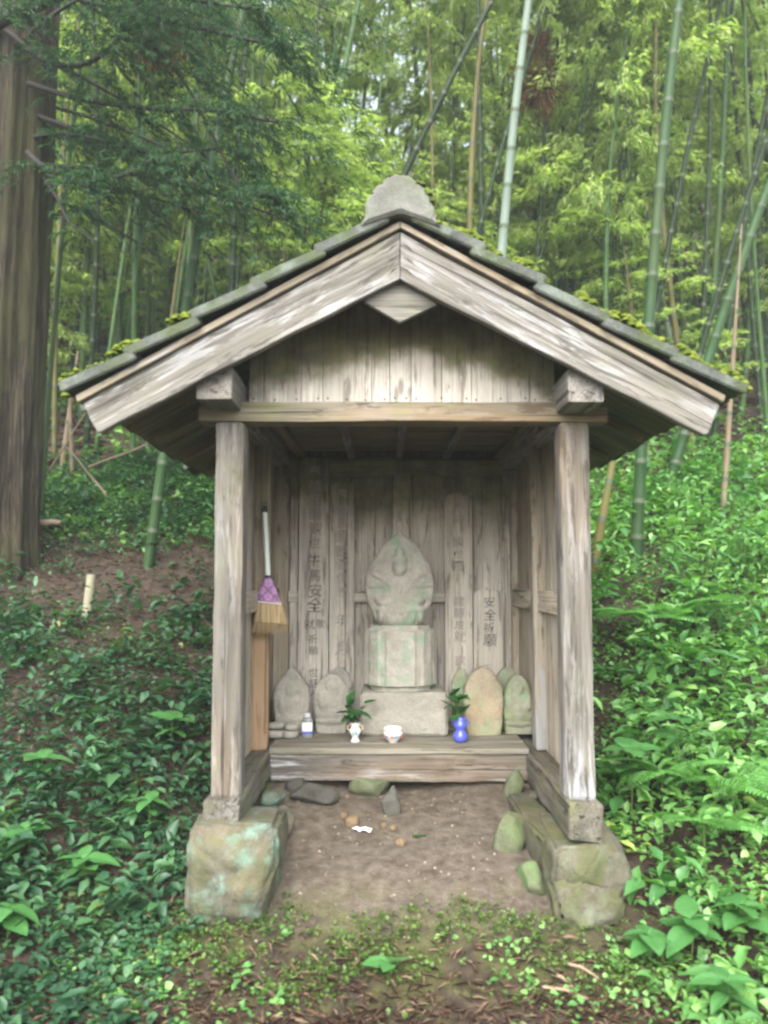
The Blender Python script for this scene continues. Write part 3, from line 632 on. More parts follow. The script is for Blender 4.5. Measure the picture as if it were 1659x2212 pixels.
for i, (u, v, Yp, r, t) in enumerate(((760, 1785, 0.5, 0.055, "largest orange pebble beside the white scrap"), (850, 1808, 0.42, 0.03, "orange pebble right of the grey upright stone"), (828, 1800, 0.45, 0.026, "pale pebble at foot of the grey upright stone"), (865, 1850, 0.3, 0.035, "flat tan pebble in front of the green fallen leaf"), (742, 1762, 0.55, 0.03, "small ochre pebble above the largest orange pebble"))):
    p = at(u, v, Yp); boulder("pebble", (p.x, Yp, hz(p.x, Yp) + r * 0.25), (r * 1.3, r, r), M_rockO, t, 30 + i, 0.8, 0.15, (0, 0, i), 2, "pebble", "pebbles on the earth under the deck")

# ------------------------------------------------------------------ stone figures on the deck
def relief(name, W, H, T, prof, bumps, mat, M, parent=None, rows=70, cols=54, rough=0.006, seed=0, arch=0.35):
    """upright slab of outline half-width prof(t), front carved by smooth bumps (cx, cz, rx, rz, height, angle)"""
    V = []; o = Vector((seed * 5.1, seed * 2.3, seed))
    tt = [1 - (1 - i / rows) ** 1.25 if True else i / rows for i in range(rows + 1)]
    for side in (0, 1):
        for t in tt:
            hw = prof(t) * W / 2
            for j in range(cols + 1):
                s = -1 + 2 * j / cols; x = s * hw; z = t * H
                edge = math.sqrt(max(0, 1 - abs(s) ** 4)) * (1 - max(0, (t - 0.9) / 0.1) ** 2 * 0.6)
                d = T / 2 * (1 - arch + arch * edge)
                if abs(s) == 1: d = T * 0.22
                if side == 0:
                    h = 0
                    for (cx, cz, rx, rz, hh, an) in bumps:
                        dx, dz = x - cx, z - cz; ca, sa = math.cos(an), math.sin(an)
                        q = ((dx * ca + dz * sa) / rx) ** 2 + ((-dx * sa + dz * ca) / rz) ** 2
                        if q < 1: h = max(h, hh * (1 - q) ** 0.45) if hh > 0 else h + hh * (1 - q)
                    d += h
                n = mnoise.noise(Vector((x * 14, z * 14, side)) + o) * rough + mnoise.noise(Vector((x * 45, z * 45, side)) + o) * rough * 0.5
                V.append((x + n * 0.6, -(d + n) if side == 0 else d + n, z))
    c1 = cols + 1; nn = (rows + 1) * c1; F = []
    for i in range(rows):
        for j in range(cols):
            a = i * c1 + j; F.append((a, a + 1, a + c1 + 1, a + c1)); b = nn + a; F.append((b + 1, b, b + c1, b + c1 + 1))
        a = i * c1; F.append((a + c1, nn + a + c1, nn + a, a)); a += cols; F.append((a, nn + a, nn + a + c1, a + c1))
    for j in range(cols):
        a = rows * c1 + j; F.append((a, a + 1, nn + a + 1, nn + a)); a = j; F.append((a + 1, a, nn + a, nn + a + 1))
    return obj(name, mesh_np(name, np.array(V), np.array(F, dtype=np.int32), [mat], True), parent, M)

def interp(t, pts):
    for (a, x), (b, y) in zip(pts, pts[1:]):
        if t <= b: k = (t - a) / (b - a); return x + (y - x) * k
    return pts[-1][1]

def drum(name, sides, W, D, H, mat, parent, M, bevel=0.02, rough=0.006, seed=0, ragged=0.0):
    """a cut stone block with outline sides [(x,y)] in -1..1 units"""
    bm = bmesh.new(); lo = [bm.verts.new((x * W / 2, y * D / 2, 0)) for x, y in sides]; hi = [bm.verts.new((x * W / 2, y * D / 2, H)) for x, y in sides]
    bm.faces.new(lo[::-1]); bm.faces.new(hi); n = len(sides)
    for j in range(n): bm.faces.new((lo[j], lo[(j + 1) % n], hi[(j + 1) % n], hi[j]))
    bmesh.ops.recalc_face_normals(bm, faces=bm.faces[:])
    bmesh.ops.bevel(bm, geom=list(bm.edges), offset=bevel, segments=3, affect='EDGES')
    bmesh.ops.subdivide_edges(bm, edges=[e for e in bm.edges if e.calc_length() > 0.06], cuts=5, use_grid_fill=True)
    bmesh.ops.triangulate(bm, faces=[f for f in bm.faces if len(f.verts) > 4])
    o = Vector((seed, seed * 2.1, 0))
    for v in bm.verts:
        v.co += mnoise.noise_vector(v.co * 16 + o) * rough
        if ragged and v.co.z < 0.03: v.co.z += ragged * (0.5 + 0.5 * mnoise.noise(Vector((v.co.x * 22, seed, v.co.y * 5))))
    return bm_obj(name, bm, mat, parent, M, False)

YS = 1.3
kan = thing("seated_deity_statue", (0.03, YS, DECK), "tall pointed stone relief of a seated many-armed figure on a block pedestal", "statue")
drum("base_slab", [(-1, -1), (1, -1), (1, 1), (-1, 1)], 0.49, 0.4, 0.245, M_statp, kan, Matrix.Translation((0.045, YS, DECK - 0.003)), 0.012, 0.006, 1, 0.018)
drum("pedestal_block", [(-0.55, -1), (0.55, -1), (1, -0.5), (1, 0.6), (0.6, 1), (-0.6, 1), (-1, 0.6), (-1, -0.5)], 0.395, 0.34, 0.37, M_stat, kan, Matrix.Translation((0.03, YS + 0.01, DECK + 0.243)), 0.03, 0.006, 3)
hp = [(0, 0.6), (0.06, 0.72), (0.15, 0.8), (0.25, 0.94), (0.38, 1.0), (0.5, 0.99), (0.65, 0.86), (0.8, 0.6), (0.92, 0.28), (1.0, 0.0)]
b = []
def bp(px, py, rx, rz, h, an=0): b.append(((px - 605) / 2100, (1300 - py) / 2100, rx, rz, h, an))
bp(600, 600, 0.046, 0.056, 0.05); bp(600, 500, 0.046, 0.04, 0.03); bp(600, 430, 0.03, 0.05, 0.03); bp(600, 520, 0.078, 0.1, 0.008)
bp(600, 830, 0.095, 0.115, 0.026); bp(470, 715, 0.055, 0.03, 0.02, 0.6); bp(730, 710, 0.055, 0.03, 0.02, -0.6)
bp(500, 850, 0.02, 0.07, 0.027, 0.5); bp(705, 850, 0.02, 0.07, 0.027, -0.5); bp(602, 850, 0.02, 0.055, 0.036)
bp(340, 700, 0.07, 0.018, 0.012, -0.5); bp(850, 690, 0.07, 0.018, 0.012, 0.5); bp(320, 815, 0.075, 0.016, 0.012, 0.05); bp(880, 810, 0.075, 0.016, 0.012, -0.05)
bp(350, 920, 0.06, 0.016, 0.012, 0.5); bp(850, 920, 0.06, 0.016, 0.012, -0.5); bp(290, 620, 0.022, 0.022, 0.016); bp(900, 610, 0.022, 0.022, 0.016)
bp(605, 1010, 0.14, 0.05, 0.04); bp(440, 1015, 0.07, 0.035, 0.044, -0.15); bp(770, 1015, 0.07, 0.035, 0.044, 0.15)
bp(615, 1110, 0.15, 0.05, 0.05); bp(615, 1210, 0.14, 0.055, 0.042)
for k in range(6): bp(375 + k * 96, 1200, 0.026, 0.042, 0.05)
relief("figure_stone", 0.405, 0.552, 0.13, lambda t: interp(t, hp), b, M_stat, Matrix.Translation((0.028, YS + 0.01, DECK + 0.61)), kan, 110, 84, 0.004, 1)

def buddha(cx, z0, s, h=1.0):
    """a small worn seated figure in low relief"""
    return [(cx, z0 + 0.19 * s, 0.036 * s, 0.042 * s, 0.014 * h, 0), (cx, z0 + 0.1 * s, 0.065 * s, 0.07 * s, 0.011 * h, 0), (cx - 0.05 * s, z0 + 0.09 * s, 0.024 * s, 0.06 * s, 0.012 * h, 0.3),
            (cx + 0.05 * s, z0 + 0.09 * s, 0.024 * s, 0.06 * s, 0.012 * h, -0.3), (cx, z0 + 0.03 * s, 0.1 * s, 0.032 * s, 0.014 * h, 0), (cx, z0 - 0.01 * s, 0.09 * s, 0.02 * s, 0.015 * h, 0)]
def small(u0, u1, vt, vb, Yp, T, prof, bumps, mat, label, seed, tilt=0.06, name="small_stone_statue"):
    a, c = at(u0, vb, Yp), at(u1, vt, Yp); W = c.x - a.x; H = c.z - DECK
    M = Matrix.Translation(((a.x + c.x) / 2, Yp, DECK - 0.002)) @ Matrix.Rotation(-tilt, 4, 'X')
    o = relief(name, W, H, T, lambda t: interp(t, prof), bumps(W, H), mat, M, None, 56, 40, 0.005, seed); tag(o, label, "statue", "small stone figures on the deck"); return o
pt = [(0, 0.78), (0.3, 0.93), (0.55, 1.0), (0.7, 0.88), (0.85, 0.5), (0.97, 0.1), (1.0, 0.0)]
rd = [(0, 0.82), (0.2, 0.9), (0.5, 1.0), (0.7, 1.0), (0.82, 0.86), (0.92, 0.58), (0.98, 0.28), (1.0, 0.05)]
rd2 = [(0, 0.9), (0.3, 1.0), (0.6, 0.98), (0.78, 0.82), (0.9, 0.56), (0.97, 0.3), (1.0, 0.05)]
small(590, 671, 1437, 1577, 1.25, 0.09, pt, lambda W, H: buddha(0, 0.05, 1.0), M_statp, "pale pointed stone with worn seated figure in the left corner", 1)
small(702, 762, 1440, 1560, 1.42, 0.07, rd, lambda W, H: buddha(0.0, 0.12, 0.9, 1.2), M_statp, "round-topped pale stone half hidden behind the left statue with figure", 2)
small(677, 755, 1455, 1577, 1.24, 0.08, rd, lambda W, H: buddha(0, 0.08, 1.0), M_statp, "round-shouldered stone with worn figure beside the glass bottle", 3)
small(1068, 1124, 1440, 1560, 1.4, 0.06, rd, lambda W, H: [], M_statg, "green lichened stone behind the rightmost statue", 4)
small(1087, 1149, 1456, 1586, 1.22, 0.09, rd2, lambda W, H: buddha(0, 0.07, 0.95), M_statg, "rightmost round-topped green stone statue with faint figure", 5)
small(975, 1018, 1445, 1560, 1.42, 0.05, rd, lambda W, H: [], M_statg, "narrow pale slab behind the ochre stone on the right", 6)
small(1000, 1086, 1440, 1588, 1.2, 0.13, [(0, 0.8), (0.2, 0.95), (0.5, 1.0), (0.7, 0.92), (0.85, 0.7), (0.95, 0.4), (1.0, 0.08)], lambda W, H: [], M_stato, "tall rounded ochre and green boulder right of blue vase", 7, 0.05)

# ------------------------------------------------------------------ votive boards leaning on the back wall
M_ink = plain("black_ink", (0.16, 0.145, 0.13), 0.8, 0.2, 0.6, 60); M_ink2 = plain("faded_ink", (0.28, 0.255, 0.225), 0.85, 0.2, 0.4, 60)
def glyphs(text, size, mat, x, z, y, parent, jit=0.006, shear=0.12, seed=0):
    """brushed column of characters as thin flat strokes"""
    rnd = random.Random(seed)
    for ch in text:
        if ch != ' ':
            cu = bpy.data.curves.new("inscription", 'FONT'); cu.body = ch; cu.size = size; cu.align_x = 'CENTER'; cu.offset = size * 0.004; cu.resolution_u = 2
            to = bpy.data.objects.new("t", cu); COL.objects.link(to); dg = bpy.context.evaluated_depsgraph_get()
            me = bpy.data.meshes.new_from_object(to.evaluated_get(dg)); bpy.data.objects.remove(to); bpy.data.curves.remove(cu)
            if len(me.polygons):
                o = Vector((rnd.random() * 9, rnd.random() * 9, 0))
                for v in me.vertices: v.co += mnoise.noise_vector(v.co * (9 / size * 0.12) + o) * size * 0.1; v.co.z = 0; v.co.x += v.co.y * shear * rnd.uniform(0.9, 1.1) * 0.3
                me.materials.append(mat)
                sc_ = rnd.uniform(0.9, 1.1)
                M = Matrix.Translation((x + rnd.uniform(-jit, jit), y, z)) @ Matrix.Rotation(R(90), 4, 'X') @ Matrix.Rotation(rnd.uniform(-0.08, 0.05), 4, 'Z') @ Matrix.Scale(sc_, 4)
                obj("inscription", me, parent, M)
        z -= size * 1.03
def tablet(x0, x1, ztop, label, rounded=0.0, seed=0, y=1.612, zb=DECK):
    t = 0.018; cx = (x0 + x1) / 2; hw = (x1 - x0) / 2; bm = bmesh.new(); H = ztop - zb; N = 8
    prof = [(-hw, 0), (hw, 0)] + [(hw * math.cos(math.pi * k / N), H - rounded + rounded * math.sin(math.pi * k / N)) for k in range(N + 1)]
    fv = [bm.verts.new((x, 0, z)) for x, z in prof]; bv = [bm.verts.new((x, t, z)) for x, z in prof]; bm.faces.new(fv); bm.faces.new(bv[::-1])
    for j in range(len(prof)): bm.faces.new((fv[j], fv[j - 1], bv[j - 1], bv[j]))
    bmesh.ops.recalc_face_normals(bm, faces=bm.faces[:])
    bmesh.ops.bevel(bm, geom=[e for e in bm.edges if abs(e.verts[0].co.y - e.verts[1].co.y) < 1e-6], offset=0.002, segments=1, affect='EDGES')
    return tag(bm_obj("votive_board", bm, M_tab, None, Matrix.Translation((cx, y, zb))), label, "votive board", "inscribed boards against the back wall")
t1 = tablet(-0.604, -0.414, 2.27, "tallest votive board with large black brushed characters, left of back wall", 0.004, 1)
glyphs("奉請馬頭観世", 0.088, M_ink2, -0.505, 2.15, 1.6098, t1, seed=1)
glyphs("牛馬安全", 0.092, M_ink, -0.505, 1.585, 1.6096, t1, seed=2)
glyphs("就", 0.075, M_ink, -0.535, 1.19, 1.6095, t1, seed=3); glyphs("敬", 0.06, M_ink, -0.46, 1.2, 1.6095, t1, seed=9); glyphs("祈願 世話人", 0.066, M_ink, -0.51, 1.1, 1.6095, t1, seed=4)
t2 = tablet(-0.408, -0.253, 2.12, "votive board with faded writing between tallest board and the statue", 0.03, 2, 1.618)
glyphs("奉納馬頭観音供養 年 月", 0.085, M_ink2, -0.33, 2.0, 1.6155, t2, seed=5)
t3 = tablet(0.318, 0.492, 2.05, "tall pale votive board with faint writing right of the statue", 0.05, 3, 1.616)
glyphs("奉納 観世音  諸願成就 家内安全", 0.072, M_ink2, 0.405, 1.93, 1.6135, t3, seed=6)
t4 = tablet(0.497, 0.694, 1.435, "short round-topped votive board with dark brushed characters", 0.03, 4, 1.606)
glyphs("安全祈願", 0.078, M_ink, 0.6, 1.33, 1.6035, t4, 0.014, seed=7); glyphs("氏子", 0.06, M_ink2, 0.57, 0.92, 1.6035, t4, seed=8)

# ------------------------------------------------------------------ small offerings on the deck
def smooth_lathe(name, prof, mat, parent, M, n=32): V, F = lathe(prof, n); return obj(name, mesh_np(name, V, F, [mat], True), parent, M)
def T_(x, y, z): return Matrix.Translation((x, y, z))
M_white = plain("white_glaze", (0.58, 0.58, 0.57), 0.2, 0.5, 0.06); M_blue = plain("blue_glaze", (0.07, 0.09, 0.42), 0.25, 0.5, 0.15)
M_gold = plain("gold_glaze", (0.5, 0.38, 0.2), 0.3, 0.5, 0.15); M_green = plain("green_print", (0.05, 0.25, 0.2), 0.3, 0.5, 0.2); M_red = plain("red_print", (0.55, 0.1, 0.09), 0.3, 0.5, 0.2); M_lblue = plain("blue_print", (0.1, 0.25, 0.4), 0.3, 0.5, 0.2)
# white vase
p = at(767, 1600, 0.97); vx, vy = p.x, 0.97
va = thing("flower_vase", (vx, vy, DECK), "small white vase with green print and gilt handles, holding a sprig", "vase")
smooth_lathe("body", [(0, 0), (0.024, 0), (0.026, 0.006), (0.016, 0.022), (0.02, 0.035), (0.03, 0.05), (0.03, 0.064), (0.022, 0.078), (0.024, 0.09), (0.031, 0.1), (0.027, 0.1), (0.02, 0.088), (0.018, 0.07), (0, 0.06)], M_white, va, T_(vx, vy, DECK))
for s in (-1, 1):
    V, F = tube([(vx + s * 0.026, vy, DECK + 0.09), (vx + s * 0.04, vy, DECK + 0.083), (vx + s * 0.042, vy, DECK + 0.07), (vx + s * 0.028, vy, DECK + 0.06)], [0.004] * 4, 6); obj("handle", mesh_np("handle", V, F, [M_gold], True), va)
def decal(name, pts2, r, z, mat, parent, cx, cy, cz):
    """flat print wrapped on a round pot: pts2 = [(angle, dz)]"""
    V = [(cx + (r + 0.0012) * math.sin(a), cy - (r + 0.0012) * math.cos(a), cz + z + d) for a, d in pts2]
    return obj(name, mesh_np(name, np.array(V), np.array([list(range(len(V)))], dtype=np.int32), [mat]), parent)
decal("leaf_print", [(-0.35, -0.012), (0.35, -0.012), (0.45, 0.0), (0.1, 0.012), (-0.45, 0.004)], 0.0305, 0.056, M_green, va, vx, vy, DECK)
decal("leaf_print", [(-0.5, -0.004), (0.5, -0.004), (0.5, 0.003), (-0.5, 0.003)], 0.0255, 0.091, M_green, va, vx, vy, DECK)
decal("leaf_print", [(-0.6, -0.003), (0.6, -0.003), (0.6, 0.003), (-0.6, 0.003)], 0.0205, 0.034, M_lblue, va, vx, vy, DECK)
# bowl
p = at(849, 1602, 0.95); bx, by = p.x, 0.95
bo = thing("incense_bowl", (bx, by, DECK), "small white porcelain bowl with red and blue flower print", "bowl")
smooth_lathe("body", [(0, 0), (0.022, 0), (0.024, 0.008), (0.036, 0.02), (0.05, 0.042), (0.053, 0.055), (0.046, 0.066), (0.05, 0.08), (0.046, 0.081), (0.042, 0.068), (0.04, 0.055), (0, 0.05)], M_white, bo, T_(bx, by, DECK))
for a0, m in ((-0.1, M_red), (0.45, M_lblue), (-0.65, M_lblue), (0.2, M_green), (1.0, M_red), (-1.2, M_red)):
    rr = 0.012 if m is M_red else 0.008
    decal("flower_print", [(a0 + rr / 0.048 * math.cos(k * math.pi / 4), rr * 0.8 * math.sin(k * math.pi / 4)) for k in range(8)], 0.0495, 0.038, m, bo, bx, by, DECK)
decal("rim_print", [(-1.2 + 0.3 * k, -0.002) for k in range(9)] + [(1.2 - 0.3 * k, 0.002) for k in range(9)], 0.0485, 0.068, M_red, bo, bx, by, DECK)
# blue vase
p = at(995, 1600, 0.97); ux, uy = p.x, 0.97
bv_ = thing("flower_vase", (ux, uy, DECK), "cobalt blue gourd-shaped vase holding a dark green sprig", "vase")
smooth_lathe("body", [(0, 0), (0.026, 0), (0.034, 0.008), (0.041, 0.026), (0.037, 0.046), (0.024, 0.058), (0.024, 0.066), (0.034, 0.082), (0.036, 0.095), (0.026, 0.108), (0.022, 0.118), (0.027, 0.132), (0.023, 0.132), (0.018, 0.118), (0, 0.1)], M_blue, bv_, T_(ux, uy, DECK))
for s in (-1, 1):
    V, F = tube([(ux + s * 0.022, uy, DECK + 0.122), (ux + s * 0.04, uy, DECK + 0.115), (ux + s * 0.042, uy, DECK + 0.1), (ux + s * 0.034, uy, DECK + 0.09)], [0.0045] * 4, 6); obj("handle", mesh_np("handle", V, F, [M_blue], True), bv_)
# bottle
p = at(664, 1578, 1.1); qx, qy = p.x, 1.1
k = Mat("clear_glass", 0.08, 0.5); k.col((0.75, 0.8, 0.78)); k.b.inputs['Transmission Weight'].default_value = 0.75; k.b.inputs['IOR'].default_value = 1.2
bt = thing("glass_bottle", (qx, qy, DECK), "small clear glass bottle with white and blue label", "bottle")
smooth_lathe("body", [(0, 0), (0.028, 0), (0.03, 0.004), (0.03, 0.085), (0.026, 0.1), (0.016, 0.112), (0.0, 0.113)], k.m, bt, T_(qx, qy, DECK))
smooth_lathe("cap", [(0.016, 0), (0.017, 0.002), (0.017, 0.016), (0.014, 0.018), (0, 0.018)], plain("grey_cap", (0.5, 0.5, 0.5), 0.4), bt, T_(qx, qy, DECK + 0.112))
decal("label", [(-1.1 + 0.22 * k, -0.022) for k in range(11)] + [(1.1 - 0.22 * k, 0.026) for k in range(11)], 0.0305, 0.058, M_white, bt, qx, qy, DECK)
decal("label_band", [(-1.1 + 0.22 * k, -0.006) for k in range(11)] + [(1.1 - 0.22 * k, 0.006) for k in range(11)], 0.031, 0.03, M_blue, bt, qx, qy, DECK)
# flat stones in two little stacks
for u, z, r, lab in ((594, 0.023, 0.046, "lower flat round stone of the little stack by the post"), (626, 0.021, 0.043, "lower flat round stone of the stack beside the bottle"), (594, 0.068, 0.042, "upper flat stone of the little stack by the post"), (627, 0.06, 0.041, "upper flat stone of the stack beside the bottle")):
    p = at(u, 1580, 1.08); boulder("flat_stone", (p.x + (0.004 if z > 0.05 else 0), 1.08, DECK + z), (r * 2, r * 1.9, 0.046 if z < 0.05 else 0.036), M_statp, lab, u, 0.85, 0.05, (0, 0.06 if z > 0.05 else 0, u), 3, "stone", "flat stones stacked in pairs")

# leaf shape with some body, used for named plants
def leaf_mesh(name, L, W, mat, droop=0.2, fold=0.15, heart=False, n=7):
    V = []; F = []
    for i in range(n + 1):
        t = i / n; w_ = (math.sin(math.pi * t ** 0.75) ** 0.85 if not heart else math.sin(math.pi * min(1, t * 0.93 + 0.07) ** 0.62) ** 0.8) * W / 2
        if i == n: w_ = 0.0004
        if i == 0 and not heart: w_ = 0.002
        y = L * t; z = -droop * L * t * t + 0.012 * L * math.sin(t * 9)
        for s in (-1, -0.5, 0, 0.5, 1): V.append((s * w_, y, z + fold * abs(s) * w_ - 0.06 * w_ * math.cos(i * 2.1) * abs(s)))
    for i in range(n):
        for j in range(4): a = i * 5 + j; F.append((a, a + 1, a + 6, a + 5))
    return mesh_np(name, np.array(V), np.array(F, dtype=np.int32), [mat], True)
SK = [leaf_mesh("sakaki_leaf", 0.07, 0.03, M_sakaki, 0.1), leaf_mesh("sakaki_leaf", 0.06, 0.026, M_sakaki, 0.3)]
def leaf_M(p, az, el, roll=0.0): return Matrix.Translation(p) @ Matrix.Rotation(az, 4, 'Z') @ Matrix.Rotation(el, 4, 'X') @ Matrix.Rotation(roll, 4, 'Y')
M_stem = plain("green_stem", (0.08, 0.13, 0.03), 0.6, 0.3, 0.3)
def sprig(x, y, z, label, seed, h=0.13):
    rnd = random.Random(seed); t = thing("leafy_sprig", (x, y, z), label, "sprig", "sprigs in the vases"); parts = []
    for k in range(4):
        az = rnd.uniform(0, 6.28); tip = Vector((x + 0.05 * math.sin(az), y + 0.03 * math.cos(az), z + h * rnd.uniform(0.7, 1))); P0 = Vector((x, y, z - 0.04))
        parts.append(tube([P0, P0.lerp(tip, 0.5) + Vector((0, 0, 0.01)), tip], [0.0025, 0.002, 0.0012], 5))
        for q in range(7):
            f = 0.35 + 0.65 * q / 6; pp = P0.lerp(tip, f)
            obj("leaf", SK[q % 2], t, leaf_M(pp, rnd.uniform(0, 6.28), rnd.uniform(-0.3, 0.8), rnd.uniform(-0.6, 0.6)) @ Matrix.Scale(rnd.uniform(0.95, 1.35), 4))
    V, F = join_np(parts); obj("stem", mesh_np("stem", V, F, [M_stem]), t)
sprig(vx, vy, DECK + 0.1, "dark evergreen sprig standing in the white vase", 3, 0.12)
sprig(ux, uy, DECK + 0.13, "dark evergreen sprig standing in the blue vase", 5, 0.12)

# ------------------------------------------------------------------ the broom hanging on the left post
brm = thing("broom", (-0.66, 0.82, 1.2), "straw hand broom with purple checked binding hanging on the left post", "broom")
A, B = at(572, 1102, 0.8), at(579, 1245, 0.8)
V, F = tube([A, A.lerp(B, 0.5), B], [0.0135, 0.014, 0.0145], 14); obj("handle", mesh_np("handle", V, F, [plain("pale_handle", (0.55, 0.6, 0.55), 0.35, 0.5, 0.1)], True), brm)
M_black = plain("black_plastic", (0.02, 0.02, 0.022), 0.4)
V, F = tube([A + Vector((-0.001, 0, 0.022)), A + Vector((0, 0, 0.015)), A - Vector((0, 0, 0.012))], [0.007, 0.016, 0.017], 12); cp = obj("handle_cap", mesh_np("handle_cap", V, F, [M_black], True), brm)
V, F = tube([A + Vector((0.012 * math.sin(q), 0, 0.034 - 0.014 * math.cos(q))) for q in np.linspace(-2.4, 2.4, 9)], [0.003] * 9, 5); obj("hanging_loop", mesh_np("hanging_loop", V, F, [M_black]), cp)
V, F = tube([B + Vector((0, 0, 0.006)), B - Vector((0, 0, 0.01))], [0.0165, 0.0165], 12); obj("collar", mesh_np("collar", V, F, [M_black], True), brm)
k = Mat("purple_check_cloth", 0.85, 0.2); v = k.obj((1, 1, 1), False); w1 = k.n("ShaderNodeTexChecker"); w1.inputs['Scale'].default_value = 26; w1.inputs[1].default_value = rgb(0.03, 0.015, 0.06); w1.inputs[2].default_value = rgb(0.36, 0.2, 0.36); k.l(v, w1.inputs[0])
w2 = k.n("ShaderNodeTexChecker"); w2.inputs['Scale'].default_value = 60; w2.inputs[1].default_value = rgb(0.3, 0.14, 0.3); w2.inputs[2].default_value = rgb(0.4, 0.25, 0.39); k.l(v, w2.inputs[0]); k.col(k.mix(0.6, w1.outputs[0], w2.outputs[0])); M_check = k.m
def fan(z0, z1, w0, w1_, d0, d1, c0, c1_, mat, name, parent, rows=8, n=28, flute=0.0):
    V = []; F = []
    for i in range(rows + 1):
        t = i / rows; cw = w0 + (w1_ - w0) * t ** 0.8; dd = d0 + (d1 - d0) * t; c = c0.lerp(c1_, t)
        for q in range(n):
            a = 2 * math.pi * q / n; fl = 1 + flute * (q % 2) ; V.append((c.x + cw / 2 * math.copysign(abs(math.cos(a)) ** 0.6, math.cos(a)) * fl, c.y + dd / 2 * math.sin(a) * fl, c.z - (0.012 * math.cos(a) * t)))
    for i in range(rows):
        for q in range(n): F.append((i * n + q, i * n + (q + 1) % n, (i + 1) * n + (q + 1) % n, (i + 1) * n + q))
    return obj(name, mesh_np(name, np.array(V), np.array(F, dtype=np.int32), [mat], True), parent)
C0, C1, C2 = at(579, 1247, 0.8), at(581, 1300, 0.8), at(585, 1360, 0.8)
fan(0, 0, 0.03, 0.135, 0.03, 0.05, C0, C1, M_check, "cloth_binding", brm)
k = Mat("broom_straw", 0.7, 0.3); a_ = k.noise(k.obj((140, 140, 5), False), 1.0, 3); k.col(k.ramp(a_, (0.3, (0.2, 0.135, 0.06)), (0.6, (0.36, 0.27, 0.145)), (0.8, (0.45, 0.36, 0.22)))); k.bump(a_, 0.6, 0.004); M_straw = k.m
br = fan(0, 0, 0.13, 0.185, 0.045, 0.04, C1 + Vector((0, 0, 0.004)), C1.lerp(C2, 0.75), M_straw, "bristles", brm, 6, 44, 0.05)
parts = []
for q in range(170):
    s = random.uniform(-1, 1); dy = random.uniform(-1, 1); a = C1.lerp(C2, 0.35) + Vector((s * 0.07, dy * 0.02, 0)); e = C2 + Vector((s * 0.1 + random.gauss(0, 0.004), dy * 0.022, -0.006 + random.gauss(0, 0.007) - 0.01 * (1 - s * s) - 0.012 * s * -1))
    parts.append(tube([a, a.lerp(e, 0.6) + Vector((0, 0, 0)), e], [0.0024, 0.002, 0.001], 4))
V, F = join_np(parts); obj("straw_tips", mesh_np("straw_tips", V, F, [M_straw]), br)
V, F = tube([C1 + Vector((-0.068, -0.02, 0.002)), C1 + Vector((0, -0.028, -0.006)), C1 + Vector((0.068, -0.02, -0.012))], [0.003] * 3, 6); obj("stitching", mesh_np("stitching", V, F, [M_white]), br)
V, F = tube([A + Vector((0, 0.0, 0.045)), A + Vector((0, 0.06, 0.05))], [0.003, 0.003], 6); obj("nail", mesh_np("nail", V, F, [M_black]), sh)

# ------------------------------------------------------------------ leaf clouds
LEAF2 = (np.array([(0, 0, 0), (-0.5, 0.42, 0.1), (0.5, 0.42, 0.1), (0, 1, -0.12)]), np.array([(0, 2, 3), (0, 3, 1)]))
LEAF4 = (np.array([(0, 0, 0), (-0.5, 0.36, 0.08), (0, 0.42, -0.04), (0.5, 0.36, 0.08), (-0.34, 0.72, 0.03), (0.34, 0.72, 0.03), (0, 1, -0.2)]),
         np.array([(0, 2, 1), (0, 3, 2), (1, 2, 4), (2, 3, 5), (2, 6, 4), (2, 5, 6)]))
def leaf_cloud(pos, yaw, pitch, roll, L, W, tmpl):
    """many leaves at once: yaw about Z, pitch lifts the tip, roll about the midrib"""
    T, F = tmpl; N = len(pos); P = np.empty((N, len(T), 3))
    lx = T[None, :, 0] * W[:, None]; ly = T[None, :, 1] * L[:, None]; lz = T[None, :, 2] * L[:, None]
    cr, sr = np.cos(roll)[:, None], np.sin(roll)[:, None]; x1 = lx * cr + lz * sr; z1 = -lx * sr + lz * cr
    cp_, sp = np.cos(pitch)[:, None], np.sin(pitch)[:, None]; y2 = ly * cp_ - z1 * sp; z2 = ly * sp + z1 * cp_
    cyw, syw = np.cos(yaw)[:, None], np.sin(yaw)[:, None]
    P[..., 0] = x1 * cyw - y2 * syw; P[..., 1] = x1 * syw + y2 * cyw; P[..., 2] = z2
    P += pos[:, None, :]
    FF = (F[None] + (np.arange(N) * len(T))[:, None, None]).reshape(-1, 3)
    return P.reshape(-1, 3), FF

# ------------------------------------------------------------------ bamboo
def culm_mesh(H, r0, mat, seed, bend=0.0, sides=10):
    """hollow-looking culm with raised nodes; grows from z=0 to H, top bending over along +X"""
    rnd = random.Random(seed); V = []; F = []; mi = []; z = 0.0; rings = []
    while z < H:
        step = 0.24 + 0.1 * rnd.random() + 0.08 * min(1, z / 3)
        for dz, k in ((0, 1.0), (0.012, 1.10), (0.02, 1.12), (0.03, 1.02), (0.05, 1.0), (step * 0.5, 0.985)): rings.append((z + dz, k))
        z += step
    rings.append((H, 0.5))
    for (zz, k) in rings:
        t = zz / H; r = r0 * k * (1 - 0.75 * t ** 1.6); ox = bend * t ** 2.6
        for q in range(sides): a = 2 * math.pi * q / sides; V.append((ox + r * math.cos(a), r * math.sin(a), zz - 0.35 * bend * t ** 5))
    for i in range(len(rings) - 1):
        m = 1 if i % 6 in (1, 2, 3) else 0
        for q in range(sides): F.append((i * sides + q, i * sides + (q + 1) % sides, (i + 1) * sides + (q + 1) % sides, (i + 1) * sides + q)); mi.append(m)
    return mesh_np("culm", np.array(V), np.array(F, dtype=np.int32), [mat, M_node], True, mi)

